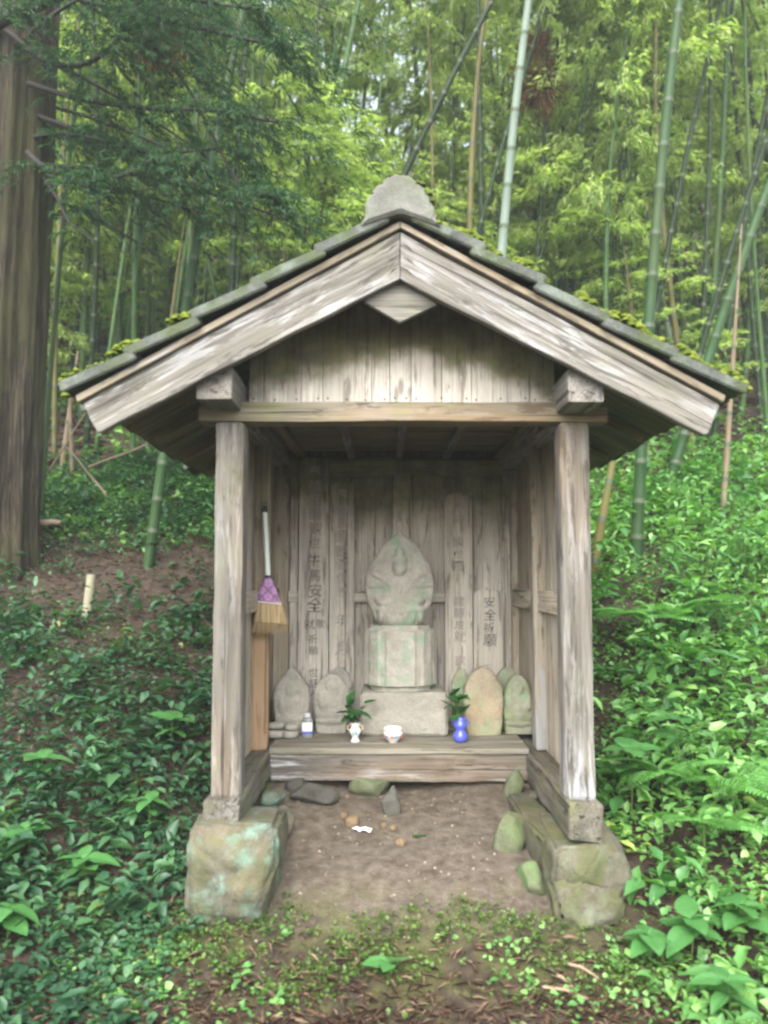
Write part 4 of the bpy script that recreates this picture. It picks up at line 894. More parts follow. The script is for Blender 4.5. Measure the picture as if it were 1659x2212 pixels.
def crown_mesh(H, seed, lo=0.38, nb=44, bend=0.0, reach=1.0, leafL=0.15):
    rg = np.random.default_rng(seed); pos, yaw, pit, LL = [], [], [], []; parts = []
    for k in range(nb):
        t = lo + (1 - lo) * (k + rg.random()) / nb; z = t * H; ox = bend * t ** 2.6; az = rg.random() * 6.283; n = int(rg.integers(6, 9))
        ln = reach * (0.55 + 0.6 * rg.random()) * (1.15 - 0.75 * abs(t - 0.55)); d = np.array([math.cos(az), math.sin(az)])
        P0 = np.array([ox, 0, z - 0.35 * bend * t ** 5]); q = []
        for i in range(5):
            f = i / 4; q.append(P0 + np.array([d[0] * ln * f, d[1] * ln * f, ln * (0.75 * f - 0.8 * f * f)]))
        parts.append(tube(q, [0.008, 0.006, 0.005, 0.003, 0.002], 3))
        for i in range(n):
            f = 0.25 + 0.75 * rg.random(); b0 = P0 + np.array([d[0] * ln * f, d[1] * ln * f, ln * (0.75 * f - 0.8 * f * f)])
            a2 = az + rg.normal(0, 0.9); tl = 0.3 * reach * (0.5 + rg.random())
            m = int(rg.integers(9, 15))
            for j in range(m):
                g_ = rg.random(); c = b0 + np.array([math.cos(a2) * tl * g_, math.sin(a2) * tl * g_, 0.1 * g_ - 0.28 * tl * g_ * g_]) + rg.normal(0, 0.03, 3)
                pos.append(c); yaw.append(a2 - 1.57 + rg.normal(0, 0.7)); pit.append(rg.normal(-0.55, 0.4)); LL.append(leafL * (0.6 + 0.7 * rg.random()))
    pos = np.array(pos); LL = np.array(LL)
    V, F = leaf_cloud(pos, np.array(yaw), np.array(pit), rg.normal(0, 0.6, len(pos)), LL, LL * 0.2, LEAF2)
    V2, F2 = join_np(parts)
    me = mesh_np("crown", np.concatenate([V2, V]), [F2, F + len(V2)], [M_culm, M_bleaf], False, [0] * len(F2) + [1] * len(F))
    return me

CR = [crown_mesh(9.0, 11, 0.36, 46, 1.6, 1.0), crown_mesh(9.0, 12, 0.32, 46, 2.4, 1.05), crown_mesh(9.0, 13, 0.62, 16, 1.0, 0.8), crown_mesh(9.0, 14, 0.25, 46, 2.0, 0.95)]
BEND = [1.6, 2.4, 1.0, 2.0]
CULM = {}
def get_culm(mat, vi):
    if (mat.name, vi) not in CULM: CULM[(mat.name, vi)] = culm_mesh(9.0, 0.05, mat, 40 + vi, BEND[vi])
    return CULM[(mat.name, vi)]
def bamboo(base, up, rad, H, mat, label, group=None, vi=0, crown=True, spin=0.0, name="bamboo"):
    """one bamboo: an Empty at its foot, a culm and a leafy crown as its parts"""
    up = Vector(up).normalized(); sx = H / 9.0
    z = up; x = Vector((1, 0, 0)); x = (x - z * x.dot(z)).normalized(); y = z.cross(x)
    M = Matrix((x, y, z)).transposed().to_4x4() @ Matrix.Rotation(spin, 4, 'Z'); M.translation = Vector(base)
    r = put(bpy.data.objects.new(name, None), None, M); tag(r, label, "bamboo", group)
    if H < 4.9 and not crown: sx = 1.0; get = culm_mesh(H, 0.05, mat, int(H * 10) + vi, 0.0) if (mat.name, round(H, 1)) not in CULM else CULM[(mat.name, round(H, 1))]; CULM[(mat.name, round(H, 1))] = get
    else: get = get_culm(mat, vi)
    c = bpy.data.objects.new("culm", get); COL.objects.link(c); c.parent = r; k = rad / 0.05; c.scale = (k, k, sx)
    c.location = (0, 0, 0)
    if abs(k - sx) > 0: c.scale = (k, k, sx)
    if crown:
        f = bpy.data.objects.new("crown", CR[vi]); COL.objects.link(f); f.parent = r; f.scale = (k if k > 0.7 else 0.8, k if k > 0.7 else 0.8, sx)
        f.scale = (k, k, sx) if 0.75 < k < 1.4 else (k, max(0.8, min(k, 1.3)), sx)
    return r

def bamboo_line(u0, v0, u1, v1, Yp, wpx, mat, label, H=9.0, vi=0, crown=True, dy=0.0, group="single bamboos that stand out", spin=None, straight=False):
    """foot by the lower point, leaning through the upper one"""
    lo, hi = at(u0, v0, Yp), at(u1, v1, Yp + dy); d = (hi - lo).normalized()
    p = lo.copy()
    for _ in range(200):
        if p.z <= hz(p.x, p.y) - 0.05: break
        p -= d * 0.05
    depth = Yp - CAM.y; rad = wpx * depth / FPX / 2
    return bamboo(p, d, rad, H, mat, label, group, vi, crown, spin if spin is not None else random.uniform(0, 6.28))
# straight culms: bend meshes differ only at the top, out of the picture
bamboo_line(1375, 1180, 1430, 0, 2.75, 27, M_culmB, "thick green bamboo rising behind the right slope of the roof", 10, 2, spin=0)
bamboo_line(1077, 560, 1108, 0, 3.6, 23, M_culmp, "pale grey-green bamboo rising right of the roof peak", 10, 2, spin=0.3)
bamboo_line(850, 392, 1008, 0, 4.3, 18, M_culmd, "dark bamboo leaning right directly above the roof peak", 9, 2, spin=0.1)
bamboo_line(320, 1225, 352, 990, 2.75, 23, M_culmB, "green bamboo whose foot shows below the left eave", 9, 2, spin=0.2)
bamboo_line(665, 560, 742, 0, 5.0, 17, M_culm, "yellow-green bamboo leaning right, left of the roof peak", 10, 2, spin=0.2)
bamboo_line(498, 640, 508, 100, 5.2, 17, M_culmd, "dark straight bamboo behind the left slope of roof", 9, 2, spin=1)
bamboo_line(1152, 600, 1300, 20, 5.6, 9, M_culmd, "thin dark bamboo leaning right between the two thick ones", 9, 0, spin=0)
bamboo_line(1238, 600, 1285, 200, 6.6, 9, M_culmd, "thin dark bamboo right of the leaning thin one", 9, 0, spin=0)
bamboo_line(1020, 530, 1090, 240, 4.9, 13, M_culmd, "dark bamboo just left of the pale grey-green one", 9, 2, spin=0)
bamboo_line(1062, 520, 1135, 60, 6.2, 10, M_culmd, "slim dark bamboo passing behind the pale grey-green one", 9, 2, spin=0)
bamboo_line(862, 330, 920, 0, 7.5, 8, M_culm, "slim bamboo left of the dark leaning one above the peak", 9, 0, spin=0)
bamboo_line(1290, 1180, 1312, 1060, 2.5, 24, M_culmy, "yellowish leaning bamboo stump just right of the right post", 1.5, 3, False)
bamboo_line(1520, 800, 1659, 340, 3.9, 24, M_culmB, "thick bamboo leaning right at the right edge", 9, 2, spin=0)
bamboo_line(1545, 640, 1655, 240, 4.6, 15, M_culmd, "dark bamboo leaning right beside the thick leaning one", 9, 2, spin=0)
bamboo_line(1592, 560, 1650, 120, 5.4, 13, M_culmd, "slim dark bamboo at upper right edge", 9, 2, spin=0)
bamboo_line(1470, 800, 1410, 430, 5.2, 14, M_culmy, "yellowed bamboo leaning left behind the thick green one", 8, 0, spin=0)
bamboo_line(1302, 660, 1285, 320, 5.0, 12, M_culm, "green bamboo with arched top left of the thick green one", 8, 1, spin=0)
bamboo_line(92, 1050, 132, 430, 3.4, 12, M_culm, "thin green bamboo beside the cedar trunk", 8, 2, spin=0)
bamboo_line(118, 700, 118, 460, 5.2, 12, M_culmy, "yellow bamboo right behind the cedar trunk", 7, 2, spin=0)
bamboo_line(550, 590, 562, 440, 7.2, 12, M_culmO, "short dead orange bamboo behind the left roof slope", 2.2, 2, False)
bamboo_line(150, 830, 143, 620, 4.6, 11, M_culmb, "pale broken bamboo stub on the left slope", 1.15, 2, False)
bamboo_line(1572, 950, 1600, 520, 3.6, 14, M_culmb, "dead pale brown bamboo near the right edge", 2.8, 0, False, spin=0)
bamboo_line(1250, 640, 1265, 570, 5.0, 11, M_culmb, "broken tan bamboo stump above the right roof slope", 1.0, 2, False)
bamboo_line(615, 560, 612, 380, 6.5, 12, M_culmb, "brown dead bamboo among the green ones on left", 4.0, 2, False)

# the grove behind: copies of a few bamboos
spots = []; tries = 0
while len(spots) < 150 and tries < 6000:
    tries += 1; y = 6.0 + 19 * random.random() ** 1.15; x = random.uniform(-0.56, 0.58) * (y + 3.5)
    if y > 7 and -0.17 < (x - CAM.x) / (y + 3.48) < 0.12 and random.random() < 0.76: continue      # the light gap above the peak
    if y > 13 and random.random() < 0.35: continue
    if all((x - a) ** 2 + (y - b) ** 2 > (0.32 + 0.016 * y) ** 2 for a, b in spots): spots.append((x, y))
GL = {"green_culm": "green bamboo in the dense grove on the slope behind the shrine", "dark_culm": "dark green bamboo in the grove on the slope", "yellow_culm": "yellowing bamboo in the grove on the slope", "pale_culm": "pale bamboo in the grove on the slope"}
for i, (x, y) in enumerate(spots):
    mat = random.choices((M_culm, M_culmd, M_culmy, M_culmp), (5, 6, 1.2, 0.5))[0]; vi = random.choice((0, 1, 3))
    up = Vector((random.gauss(0.09, 0.10), random.gauss(-0.05, 0.06), 1))
    bamboo((x, y, hz(x, y) - 0.1), up, random.uniform(0.028, 0.042), random.uniform(5.0, 8.0), mat, GL[mat.name], "bamboos of the grove, " + mat.name.replace("_culm", ""), vi, True, random.uniform(0, 6.28))
near = []
while len(near) < 100:
    y = random.uniform(4.9, 10); sgn = -1 if len(near) < 54 else 1; x = sgn * random.uniform(0.04, 0.5) * (y + 3.5)
    if all((x - a) ** 2 + (y - b) ** 2 > 0.2 for a, b in near): near.append((x, y))
NL = {"green_culm": "tall bare-stemmed green bamboo at the front of the grove", "dark_culm": "tall bare-stemmed dark bamboo at the front of the grove", "yellow_culm": "tall bare-stemmed yellowed bamboo at the front of the grove"}
for x, y in near:
    mat = random.choices((M_culm, M_culmd, M_culmy), (4, 4, 1.3))[0]
    bamboo((x, y, hz(x, y) - 0.1), (random.gauss(0.05, 0.07), random.gauss(0, 0.04), 1), random.uniform(0.022, 0.038), random.uniform(7.5, 10), mat, NL[mat.name], "bare-stemmed bamboos, " + mat.name.replace("_culm", ""), 2, True, random.uniform(0, 6.28))
for i in range(50):
    y = random.uniform(5.5, 14); x = random.uniform(-0.55, 0.57) * (y + 3.5)
    if y > 8 and -0.17 < (x - CAM.x) / (y + 3.48) < 0.12: y = random.uniform(5.5, 8)
    bamboo((x, y, hz(x, y) - 0.1), (random.gauss(0.05, 0.15), random.gauss(-0.05, 0.1), 1), random.uniform(0.028, 0.036), random.uniform(2.6, 4.6), M_culm, "short leafy young bamboo between the taller ones in the grove", "young bamboos of the grove", 3, True, random.uniform(0, 6.28), "young_bamboo")
# dead culms and stumps on the slope
for i in range(26):
    y = random.uniform(4.6, 9); x = random.uniform(-0.5, 0.52) * (y + 3.5)
    bamboo((x, y, hz(x, y) - 0.1), (random.gauss(0, 0.12), 0, 1), random.uniform(0.03, 0.045), random.uniform(0.9, 3.0), random.choice((M_culmb, M_culmy)), "short dead bamboo stump without leaves in the grove", "dead stumps in the grove", 2, False, 0, "bamboo_stump")
# fallen poles
def pole(a, b, r, label, mat=None):
    a, b = Vector(a), Vector(b); n = 9; pts = [a.lerp(b, i / n) + Vector((0, 0, 0.004 * math.sin(i * 1.3))) for i in range(n + 1)]
    V, F = tube(pts, [r * (1 - 0.4 * i / n) for i in range(n + 1)], 8); o = obj("fallen_pole", mesh_np("fallen_pole", V, F, [mat or M_culmb], True)); tag(o, label, "pole", "fallen bamboo poles on the slope")
def gpt(u, v, Yp, up=0.03): p = at(u, v, Yp); p.z = max(p.z, hz(p.x, Yp) + up); return p
pole(gpt(190, 1010, 3.6), gpt(395, 930, 4.2, 0.2), 0.013, "longest grey fallen pole slanting left of the eave")
pole(gpt(105, 1020, 3.4), gpt(185, 890, 4.4, 0.3), 0.011, "fallen pole slanting up beside the cedar trunk")
pole(gpt(230, 1070, 3.4), gpt(140, 960, 3.9), 0.011, "short fallen pole crossing the longest one")
pole(gpt(75, 1130, 2.9), gpt(130, 1128, 2.95), 0.035, "dark rotten log stub at foot of the cedar", M_stick)
pole(gpt(880, 350, 8.0, 0.0), gpt(1060, 240, 8.5, 0.0), 0.03, "broken bamboo slanting across the grove above the peak", M_culmy)
p = at(192, 1320, 2.1); gz = hz(p.x, 2.1)
V, F = tube([(p.x - 0.02, 2.1, gz - 0.05), (p.x, 2.1, gz + 0.14), (p.x + 0.01, 2.1, gz + 0.28)], [0.036, 0.033, 0.03], 10)
tag(obj("wooden_stake", mesh_np("wooden_stake", V, F, [plain("mossy_stake", (0.2, 0.19, 0.13), 0.85, 0.2, 0.4)], True)), "short pale wooden stake standing in the litter on the left", "stake")

# ------------------------------------------------------------------ the cedar at the left edge
cx0, cy0 = -3.11, 2.75
ced = thing("cedar_tree", (cx0, cy0, hz(cx0, cy0)), "big cedar with furrowed mossy trunk and drooping branches at left edge", "tree")
V = []; F = []; nr, ns = 90, 150
for i in range(nr + 1):
    z = hz(cx0, cy0) - 0.3 + 9.5 * i / nr; t = i / nr; r = 0.33 * (1 - 0.35 * t) + 0.16 * math.exp(-i * 0.55)
    for q in range(ns):
        a = 2 * math.pi * q / ns; rr = r * (1 + 0.06 * math.sin(a * 9 + 0.6 * math.sin(z * 1.3)) + 0.035 * mnoise.noise(Vector((math.cos(a) * 9, math.sin(a) * 9, z * 1.2))) + 0.02 * math.sin(a * 23 + z) + 0.05 * abs(mnoise.noise(Vector((math.cos(a) * 17, math.sin(a) * 17, z * 0.55)))) - 0.03 * (abs(mnoise.noise(Vector((math.cos(a) * 6, math.sin(a) * 6, z * 0.3 + 9)))) < 0.06))
        V.append((cx0 + rr * math.cos(a) + 0.02 * (z - 1.5), cy0 + rr * math.sin(a), z))
for i in range(nr):
    for q in range(ns): F.append((i * ns + q, i * ns + (q + 1) % ns, (i + 1) * ns + (q + 1) % ns, (i + 1) * ns + q))
bmT = Vector((cx0, cy0, 0)); obj("trunk", mesh_np("trunk", np.array(V) - np.array([cx0, cy0, 0]), np.array(F, dtype=np.int32), [M_bark], True), ced, Matrix.Translation((cx0, cy0, 0)))
branches = [([(-20, 60), (40, 30), (130, -5), (240, -60)], 2.5, 1.4, 0.045), ([(15, 70), (95, 128), (165, 142), (232, 110), (275, 55), (310, -20)], 2.5, 1.8, 0.026), ([(60, 330), (108, 368), (200, 382), (262, 380), (335, 345), (430, 350)], 2.5, 1.7, 0.022),
            ([(95, 385), (125, 430), (150, 480), (205, 522)], 2.5, 2.2, 0.012), ([(300, 60), (400, 180), (500, 372), (540, 408), (596, 424)], 2.2, 1.6, 0.012), ([(60, 180), (180, 215), (330, 235), (470, 240), (600, 265)], 2.5, 1.6, 0.02), ([(100, -20), (300, 30), (470, 70), (640, 110)], 2.4, 1.5, 0.02), ([(80, 250), (220, 300), (330, 330), (480, 320)], 2.6, 2.0, 0.018), ([(110, -60), (250, -40), (420, 0), (560, 20)], 2.4, 1.3, 0.02)]
spr_pos, spr_dir = [], []
for pl, ya, yb, r0 in branches:
    n = len(pl); P = [at(u, v, ya + (yb - ya) * i / (n - 1)) for i, (u, v) in enumerate(pl)]
    Q = []
    for i in range(n - 1):
        p0, p1, p2, p3 = P[max(0, i - 1)], P[i], P[i + 1], P[min(n - 1, i + 2)]
        for k in range(6):
            t = k / 6; Q.append(0.5 * ((2 * p1) + (p2 - p0) * t + (2 * p0 - 5 * p1 + 4 * p2 - p3) * t * t + (3 * p1 - p0 - 3 * p2 + p3) * t ** 3))
    Q.append(P[-1]); m = len(Q)
    V, F = tube(Q, [r0 * (1 - 0.75 * i / m) + 0.003 for i in range(m)], 8); obj("branch", mesh_np("branch", V, F, [M_branch], True), ced)
    for k in range(int(m * 1.15)):
        f = 0.12 + 0.88 * random.random()
        if r0 < 0.013 and pl[0][0] == 95: continue
        i = min(m - 2, int(f * (m - 1))); spr_pos.append(Q[i].lerp(Q[i + 1], random.random())); spr_dir.append((Q[i + 1] - Q[i]).normalized())
# further boughs of the crown, over the slope
for k in range(26):
    z = random.uniform(4.6, 8.0); az = random.uniform(-0.9, 0.7); ln = random.uniform(0.9, 2.7); P0 = Vector((cx0 + 0.05, cy0, z)); d = Vector((math.cos(az), math.sin(az), 0.05))
    Q = [P0 + d * ln * (i / 8) + Vector((0, 0, -0.35 * ln * (i / 8) ** 1.6)) for i in range(9)]
    V, F = tube(Q, [0.018 * (1 - 0.8 * i / 8) + 0.002 for i in range(9)], 5); obj("branch", mesh_np("branch", V, F, [M_branch], True), ced)
    for q in range(5): i = random.randrange(2, 8); spr_pos.append(Q[i].lerp(Q[i + 1], random.random())); spr_dir.append((Q[i + 1] - Q[i]).normalized())
def sprays(pos, dirs, seed, L0=0.42):
    rg = np.random.default_rng(seed); A = [[], [], [], []]
    for p, d in zip(pos, dirs):
        az = math.atan2(d.y, d.x) + rg.normal(0, 0.9); L = L0 * (0.5 + 0.8 * rg.random()); dr = 0.6 + 1.0 * rg.random()
        nsb = int(7 + 5 * rg.random())
        for b_ in range(nsb):
            f = b_ / nsb; base = np.array([p.x + math.cos(az) * L * f, p.y + math.sin(az) * L * f, p.z - dr * L * f * f]); sd_ = 1 if b_ % 2 else -1
            a2 = az + sd_ * (0.75 - 0.3 * f); l2 = L * 0.55 * (1 - 0.6 * f)
            for c in range(6):
                g_ = c / 7; q = base + np.array([math.cos(a2) * l2 * g_, math.sin(a2) * l2 * g_, -0.55 * l2 * g_ * g_])
                for s3 in (-1, 1):
                    A[0].append(q); A[1].append(a2 - 1.57 + s3 * 0.5 + rg.normal(0, 0.25)); A[2].append(-0.35 - 0.5 * g_ + rg.normal(0, 0.25)); A[3].append(0.038 + 0.035 * rg.random())
    A = [np.array(a) for a in A]; return leaf_cloud(A[0], A[1], A[2], rg.normal(0, 0.5, len(A[0])), A[3], A[3] * 0.13, LEAF2)
V, F = sprays(spr_pos, spr_dir, 5, 0.5); obj("crown", mesh_np("crown", V, F, [M_cedarl]), ced)
# dead brown spray caught in the grove, and one hanging in the cedar's shade
def dead_clump(u, v, Yp, r, label, seed):
    c = at(u, v, Yp); rg = np.random.default_rng(seed); n = 1500
    d = rg.normal(0, 1, (n, 3)); d /= np.linalg.norm(d, axis=1)[:, None]; lob = 1 + 0.5 * np.sin(d[:, 0] * 5 + seed) * np.cos(d[:, 2] * 4)
    pos = d * (r * lob * rg.random(n) ** 0.6)[:, None] * np.array([0.8, 0.8, 1.0]) + np.array([0.0, 0, -0.1 * r])
    L = r * rg.uniform(0.12, 0.34, n)
    V, F = leaf_cloud(pos, np.arctan2(d[:, 1], d[:, 0]) - 1.57 + rg.normal(0, 0.5, n), d[:, 2] * 0.9 - 0.5 + rg.normal(0, 0.3, n), rg.normal(0, 0.8, n), L, L * 0.14, LEAF2)
    o = obj("dead_cedar_bough", mesh_np("dead_cedar_bough", V, F, [M_dead]), None, Matrix.Translation(c)); tag(o, label, "bough")
dead_clump(1160, 185, 5.2, 0.3, "brown withered cedar bough hanging right of the pale bamboo", 3)
dead_clump(1160, 90, 5.5, 0.2, "smaller brown withered bough above the larger hanging one", 6)
dead_clump(345, 90, 3.2, 0.26, "dark brown withered bough among the cedar branches", 8)

# ------------------------------------------------------------------ ground cover
def scatter(n, x0, x1, y0, y1, keep):
    x = rng.uniform(x0, x1, n); y = rng.uniform(y0, y1, n); m = rng.random(n) < keep(x, y); return x[m], y[m]
def cover(name, x, y, k, hgt, size, mat, label, cat, tmpl=LEAF4, aspect=0.62, tilt=0.35, spread=0.045):
    """k leaves round every sprout"""
    n = len(x); X_ = np.repeat(x, k); Y_ = np.repeat(y, k); N = n * k
    hh = np.repeat(hgt(x, y) * rng.uniform(0.3, 1.0, n), k) * rng.uniform(0.45, 1.05, N); S = np.repeat(size(x, y) * rng.uniform(0.65, 1.25, n), k) * rng.uniform(0.7, 1.2, N)
    a = rng.uniform(0, 6.283, N); off = spread * rng.uniform(0.1, 1, N); px = X_ + np.cos(a) * off; py = Y_ + np.sin(a) * off
    pos = np.stack([px, py, height(px, py) + hh + 0.006], -1)
    V, F = leaf_cloud(pos, a - 1.57 + rng.normal(0, 0.4, N), rng.normal(0.05, tilt, N), rng.normal(0, 0.3, N), S, S * aspect * rng.uniform(0.8, 1.15, N), tmpl)
    o = obj(name, mesh_np(name, V, F, [mat])); o["kind"] = "stuff"; tag(o, label, cat); return o
def clear(x, y):   # keep out of the shrine, its boulders and the earth in front of it
    return ~((np.abs(x - 0.02) < 0.9) & (y > -0.2) & (y < 2.0))
# left slope: three kinds of leaves in drifting patches
edge = lambda x, y: 1 - 0.85 * sstep(-y, 0.68, 0.86) * sstep(1.35 - np.abs(x), 0, 0.5)
band = lambda y: np.clip(1 + 0.2 * sstep(0.9 - y, 0, 1.6) - 0.8 * sstep(y, 1.65, 2.3) + 0.9 * sstep(y, 3.1, 3.5) * (1 - sstep(y, 4.6, 5.2)), 0, 1.3)
kp = lambda x, y: clear(x, y) * np.clip((0.6 + 0.7 * fbm(x, y, 2.6, 5.0)) * band(y), 0, 1) * edge(x, y)
x, y = scatter(12000, -4.2, -0.82, -1.15, 5.2, kp)
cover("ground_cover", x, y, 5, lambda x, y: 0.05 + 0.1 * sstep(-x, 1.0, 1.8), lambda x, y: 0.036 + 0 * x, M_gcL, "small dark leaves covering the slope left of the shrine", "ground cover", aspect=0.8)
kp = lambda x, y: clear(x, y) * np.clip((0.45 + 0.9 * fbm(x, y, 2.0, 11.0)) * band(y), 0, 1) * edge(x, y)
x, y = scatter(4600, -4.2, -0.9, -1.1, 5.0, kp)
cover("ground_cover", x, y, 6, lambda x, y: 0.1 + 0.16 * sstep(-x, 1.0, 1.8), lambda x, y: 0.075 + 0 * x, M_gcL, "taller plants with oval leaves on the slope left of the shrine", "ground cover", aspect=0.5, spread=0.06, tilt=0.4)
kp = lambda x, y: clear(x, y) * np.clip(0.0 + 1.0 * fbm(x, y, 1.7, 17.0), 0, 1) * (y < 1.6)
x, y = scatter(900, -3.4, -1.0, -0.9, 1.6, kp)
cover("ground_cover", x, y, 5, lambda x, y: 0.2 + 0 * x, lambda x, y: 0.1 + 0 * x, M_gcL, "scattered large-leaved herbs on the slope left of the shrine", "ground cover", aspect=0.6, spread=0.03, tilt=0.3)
kp = lambda x, y: np.clip(0.5 + 0.8 * fbm(x, y, 2.4, 3.0), 0, 1) * sstep(y, 2.9, 3.3) * (1 - sstep(y, 4.3, 5.0))
x, y = scatter(3000, -4.0, -0.9, 2.8, 5.0, kp)
cover("ground_cover", x, y, 5, lambda x, y: 0.14 + 0 * x, lambda x, y: 0.055 + 0 * x, M_gcR, "bright patch of low plants further up the left slope", "ground cover", aspect=0.6, spread=0.06, tilt=0.4)  # brighter leaf colour stands in for light falling on this patch
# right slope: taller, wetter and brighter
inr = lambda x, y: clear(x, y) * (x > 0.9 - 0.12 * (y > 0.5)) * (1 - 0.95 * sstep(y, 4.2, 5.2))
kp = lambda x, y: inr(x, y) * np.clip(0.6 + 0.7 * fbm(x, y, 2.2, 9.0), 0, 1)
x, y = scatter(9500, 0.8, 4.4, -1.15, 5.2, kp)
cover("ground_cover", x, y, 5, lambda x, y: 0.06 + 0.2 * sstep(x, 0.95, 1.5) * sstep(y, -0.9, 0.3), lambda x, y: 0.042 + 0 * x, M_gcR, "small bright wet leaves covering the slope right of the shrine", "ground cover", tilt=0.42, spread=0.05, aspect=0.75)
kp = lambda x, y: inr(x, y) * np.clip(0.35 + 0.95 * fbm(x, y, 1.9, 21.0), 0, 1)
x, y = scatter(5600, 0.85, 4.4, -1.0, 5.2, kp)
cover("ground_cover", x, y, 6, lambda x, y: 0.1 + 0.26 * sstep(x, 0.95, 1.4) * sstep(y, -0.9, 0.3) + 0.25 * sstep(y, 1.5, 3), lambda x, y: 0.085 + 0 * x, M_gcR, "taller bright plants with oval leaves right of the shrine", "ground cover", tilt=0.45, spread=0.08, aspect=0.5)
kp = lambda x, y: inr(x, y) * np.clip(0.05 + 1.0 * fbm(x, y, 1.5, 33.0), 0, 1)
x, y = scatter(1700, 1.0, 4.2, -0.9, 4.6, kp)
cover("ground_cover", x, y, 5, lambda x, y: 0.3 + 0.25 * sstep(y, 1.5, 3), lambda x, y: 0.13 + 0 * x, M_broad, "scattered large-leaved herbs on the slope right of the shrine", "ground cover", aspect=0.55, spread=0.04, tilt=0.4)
# small weeds and ivy in front
kp = lambda x, y: np.clip(0.2 + 0.75 * fbm(x, y, 3.4, 2.0) + 0.3 * sstep(np.abs(x), 0.4, 0.9), 0, 1) * (y < -0.14 - 0.12 * fbm(x, y, 4, 1)) * (1 - 0.92 * sstep(-y, 0.5, 0.68))
x, y = scatter(8500, -1.1, 1.1, -1.05, -0.05, kp)
cover("low_weeds", x, y, 4, lambda x, y: 0.026 + 0 * x, lambda x, y: 0.018 + 0 * x, M_gcS, "tiny weeds and moss plants on the bank before the shrine", "weeds", aspect=0.75, spread=0.016, tilt=0.5)
kp = lambda x, y: np.clip(0.05 + 0.85 * fbm(x, y, 3.0, 7.0) + 0.5 * sstep(np.abs(x), 0.5, 1.0), 0, 1) * (1 - 0.75 * sstep(-y, 0.55, 0.72))
x, y = scatter(1500, -1.3, 1.3, -1.15, -0.3, kp)
cover("low_ivy", x, y, 4, lambda x, y: 0.04 + 0 * x, lambda x, y: 0.028 + 0 * x, M_gcR, "small green ivy leaves creeping over the bank before the shrine", "ivy", aspect=0.85, spread=0.035)
# undergrowth far up in the grove
kp = lambda x, y: np.clip(0.25 + 0.9 * fbm(x, y, 1.1, 4.0), 0, 1)
x, y = scatter(9000, -7, 7.5, 4.8, 14, kp)
cover("undergrowth", x, y, 6, lambda x, y: 0.5 + 0 * x, lambda x, y: 0.11 + 0 * x, M_gcR, "patchy undergrowth between the bamboos up the slope", "undergrowth", LEAF2, 0.5, 0.4, 0.16)
# litter
def litter(name, n, x0, x1, y0, y1, keep, L0, L1, asp, label):
    x, y = scatter(n, x0, x1, y0, y1, keep); N = len(x); L = rng.uniform(L0, L1, N)
    pos = np.stack([x, y, height(x, y) + rng.uniform(0.004, 0.03, N)], -1)
    V, F = leaf_cloud(pos, rng.uniform(0, 6.283, N), rng.normal(0, 0.2, N), rng.normal(0, 0.5, N), L, L * asp * rng.uniform(0.5, 1.5, N), LEAF2)
    o = obj(name, mesh_np(name, V, F, [M_litter])); o["kind"] = "stuff"; tag(o, label, "litter")
out = lambda x, y: ~((np.abs(x - 0.02) < 0.72) & (y > -0.3) & (y < 2.0)) * 1.0
litter("leaf_litter", 30000, -4.5, 4.5, -1.25, 5.0, out, 0.025, 0.085, 0.1, "brown cedar and bamboo litter on the ground around the shrine")
litter("cedar_litter", 9000, -1.6, 1.6, -1.15, -0.42, lambda x, y: sstep(-y, 0.42, 0.7), 0.02, 0.075, 0.07, "red-brown cedar sprays and twigs on the ground nearest the camera")
litter("leaf_litter", 26000, -9, 9, 5.0, 14, lambda x, y: 0 * x + 1, 0.08, 0.28, 0.12, "brown fallen leaves on the upper slope of the grove")
kp = lambda x, y: (np.abs(x - 0.02) < 0.62) * 1.0
x, y = scatter(260, -0.6, 0.62, -0.35, 0.8, kp)
pts = np.stack([x, y, height(x, y) + 0.001], -1); V, F = domes([tuple(p) for p in pts], rng.uniform(0.003, 0.009, len(pts)), 0.7, 5)
o = obj("gravel", mesh_np("gravel", V, F, [leafmat("grit", (0.07, 0.052, 0.036), (0.12, 0.095, 0.068), (0.24, 0.2, 0.155), 0.9, 0, 0.2)])); o["kind"] = "stuff"; tag(o, "scattered grit on the bare earth under the shrine", "gravel")

# ------------------------------------------------------------------ plants one can pick out
def ground_at(u, v, lift=0.0):
    d = (at(u, v, 0.0) - CAM).normalized(); t = 1.2
    while t < 30:
        p = CAM + d * t
        if p.z <= hz(p.x, p.y) + lift: break
        t += 0.03
    return p
BL = [leaf_mesh("leaf", 0.12, 0.075, M_broad, 0.25, 0.12), leaf_mesh("leaf", 0.12, 0.068, M_broad, 0.4, 0.2), leaf_mesh("leaf", 0.11, 0.09, M_broad, 0.2, 0.1, True)]
def plant(x, y, h, nl, s, label, seed, kind=(0, 1), group="broad-leaved plants"):
    rnd = random.Random(seed); z = hz(x, y); t = thing("broadleaf_plant", (x, y, z), label, "plant", group)
    V, F = tube([(x, y, z - 0.02), (x + 0.01, y, z + h * 0.6), (x, y, z + h)], [0.004, 0.003, 0.002], 5); obj("stem", mesh_np("stem", V, F, [M_stem]), t)
    for q in range(nl):
        f = 1 - 0.55 * (q // 4) / max(1, nl / 4); az = q * 1.5708 + (q // 4) * 0.785 + rnd.uniform(-0.25, 0.25)
        obj("leaf", BL[kind[q % len(kind)]], t, leaf_M(Vector((x, y, z + h * f)), az, rnd.uniform(-0.05, 0.5), rnd.uniform(-0.3, 0.3)) @ Matrix.Scale(s * rnd.uniform(0.75, 1.15), 4))
def plant_at(u, v, Yp, h, nl, s, label, seed, kind=(0, 1)): p = ground_at(u, v, h); plant(p.x, p.y, h, nl, s, label, seed, kind)
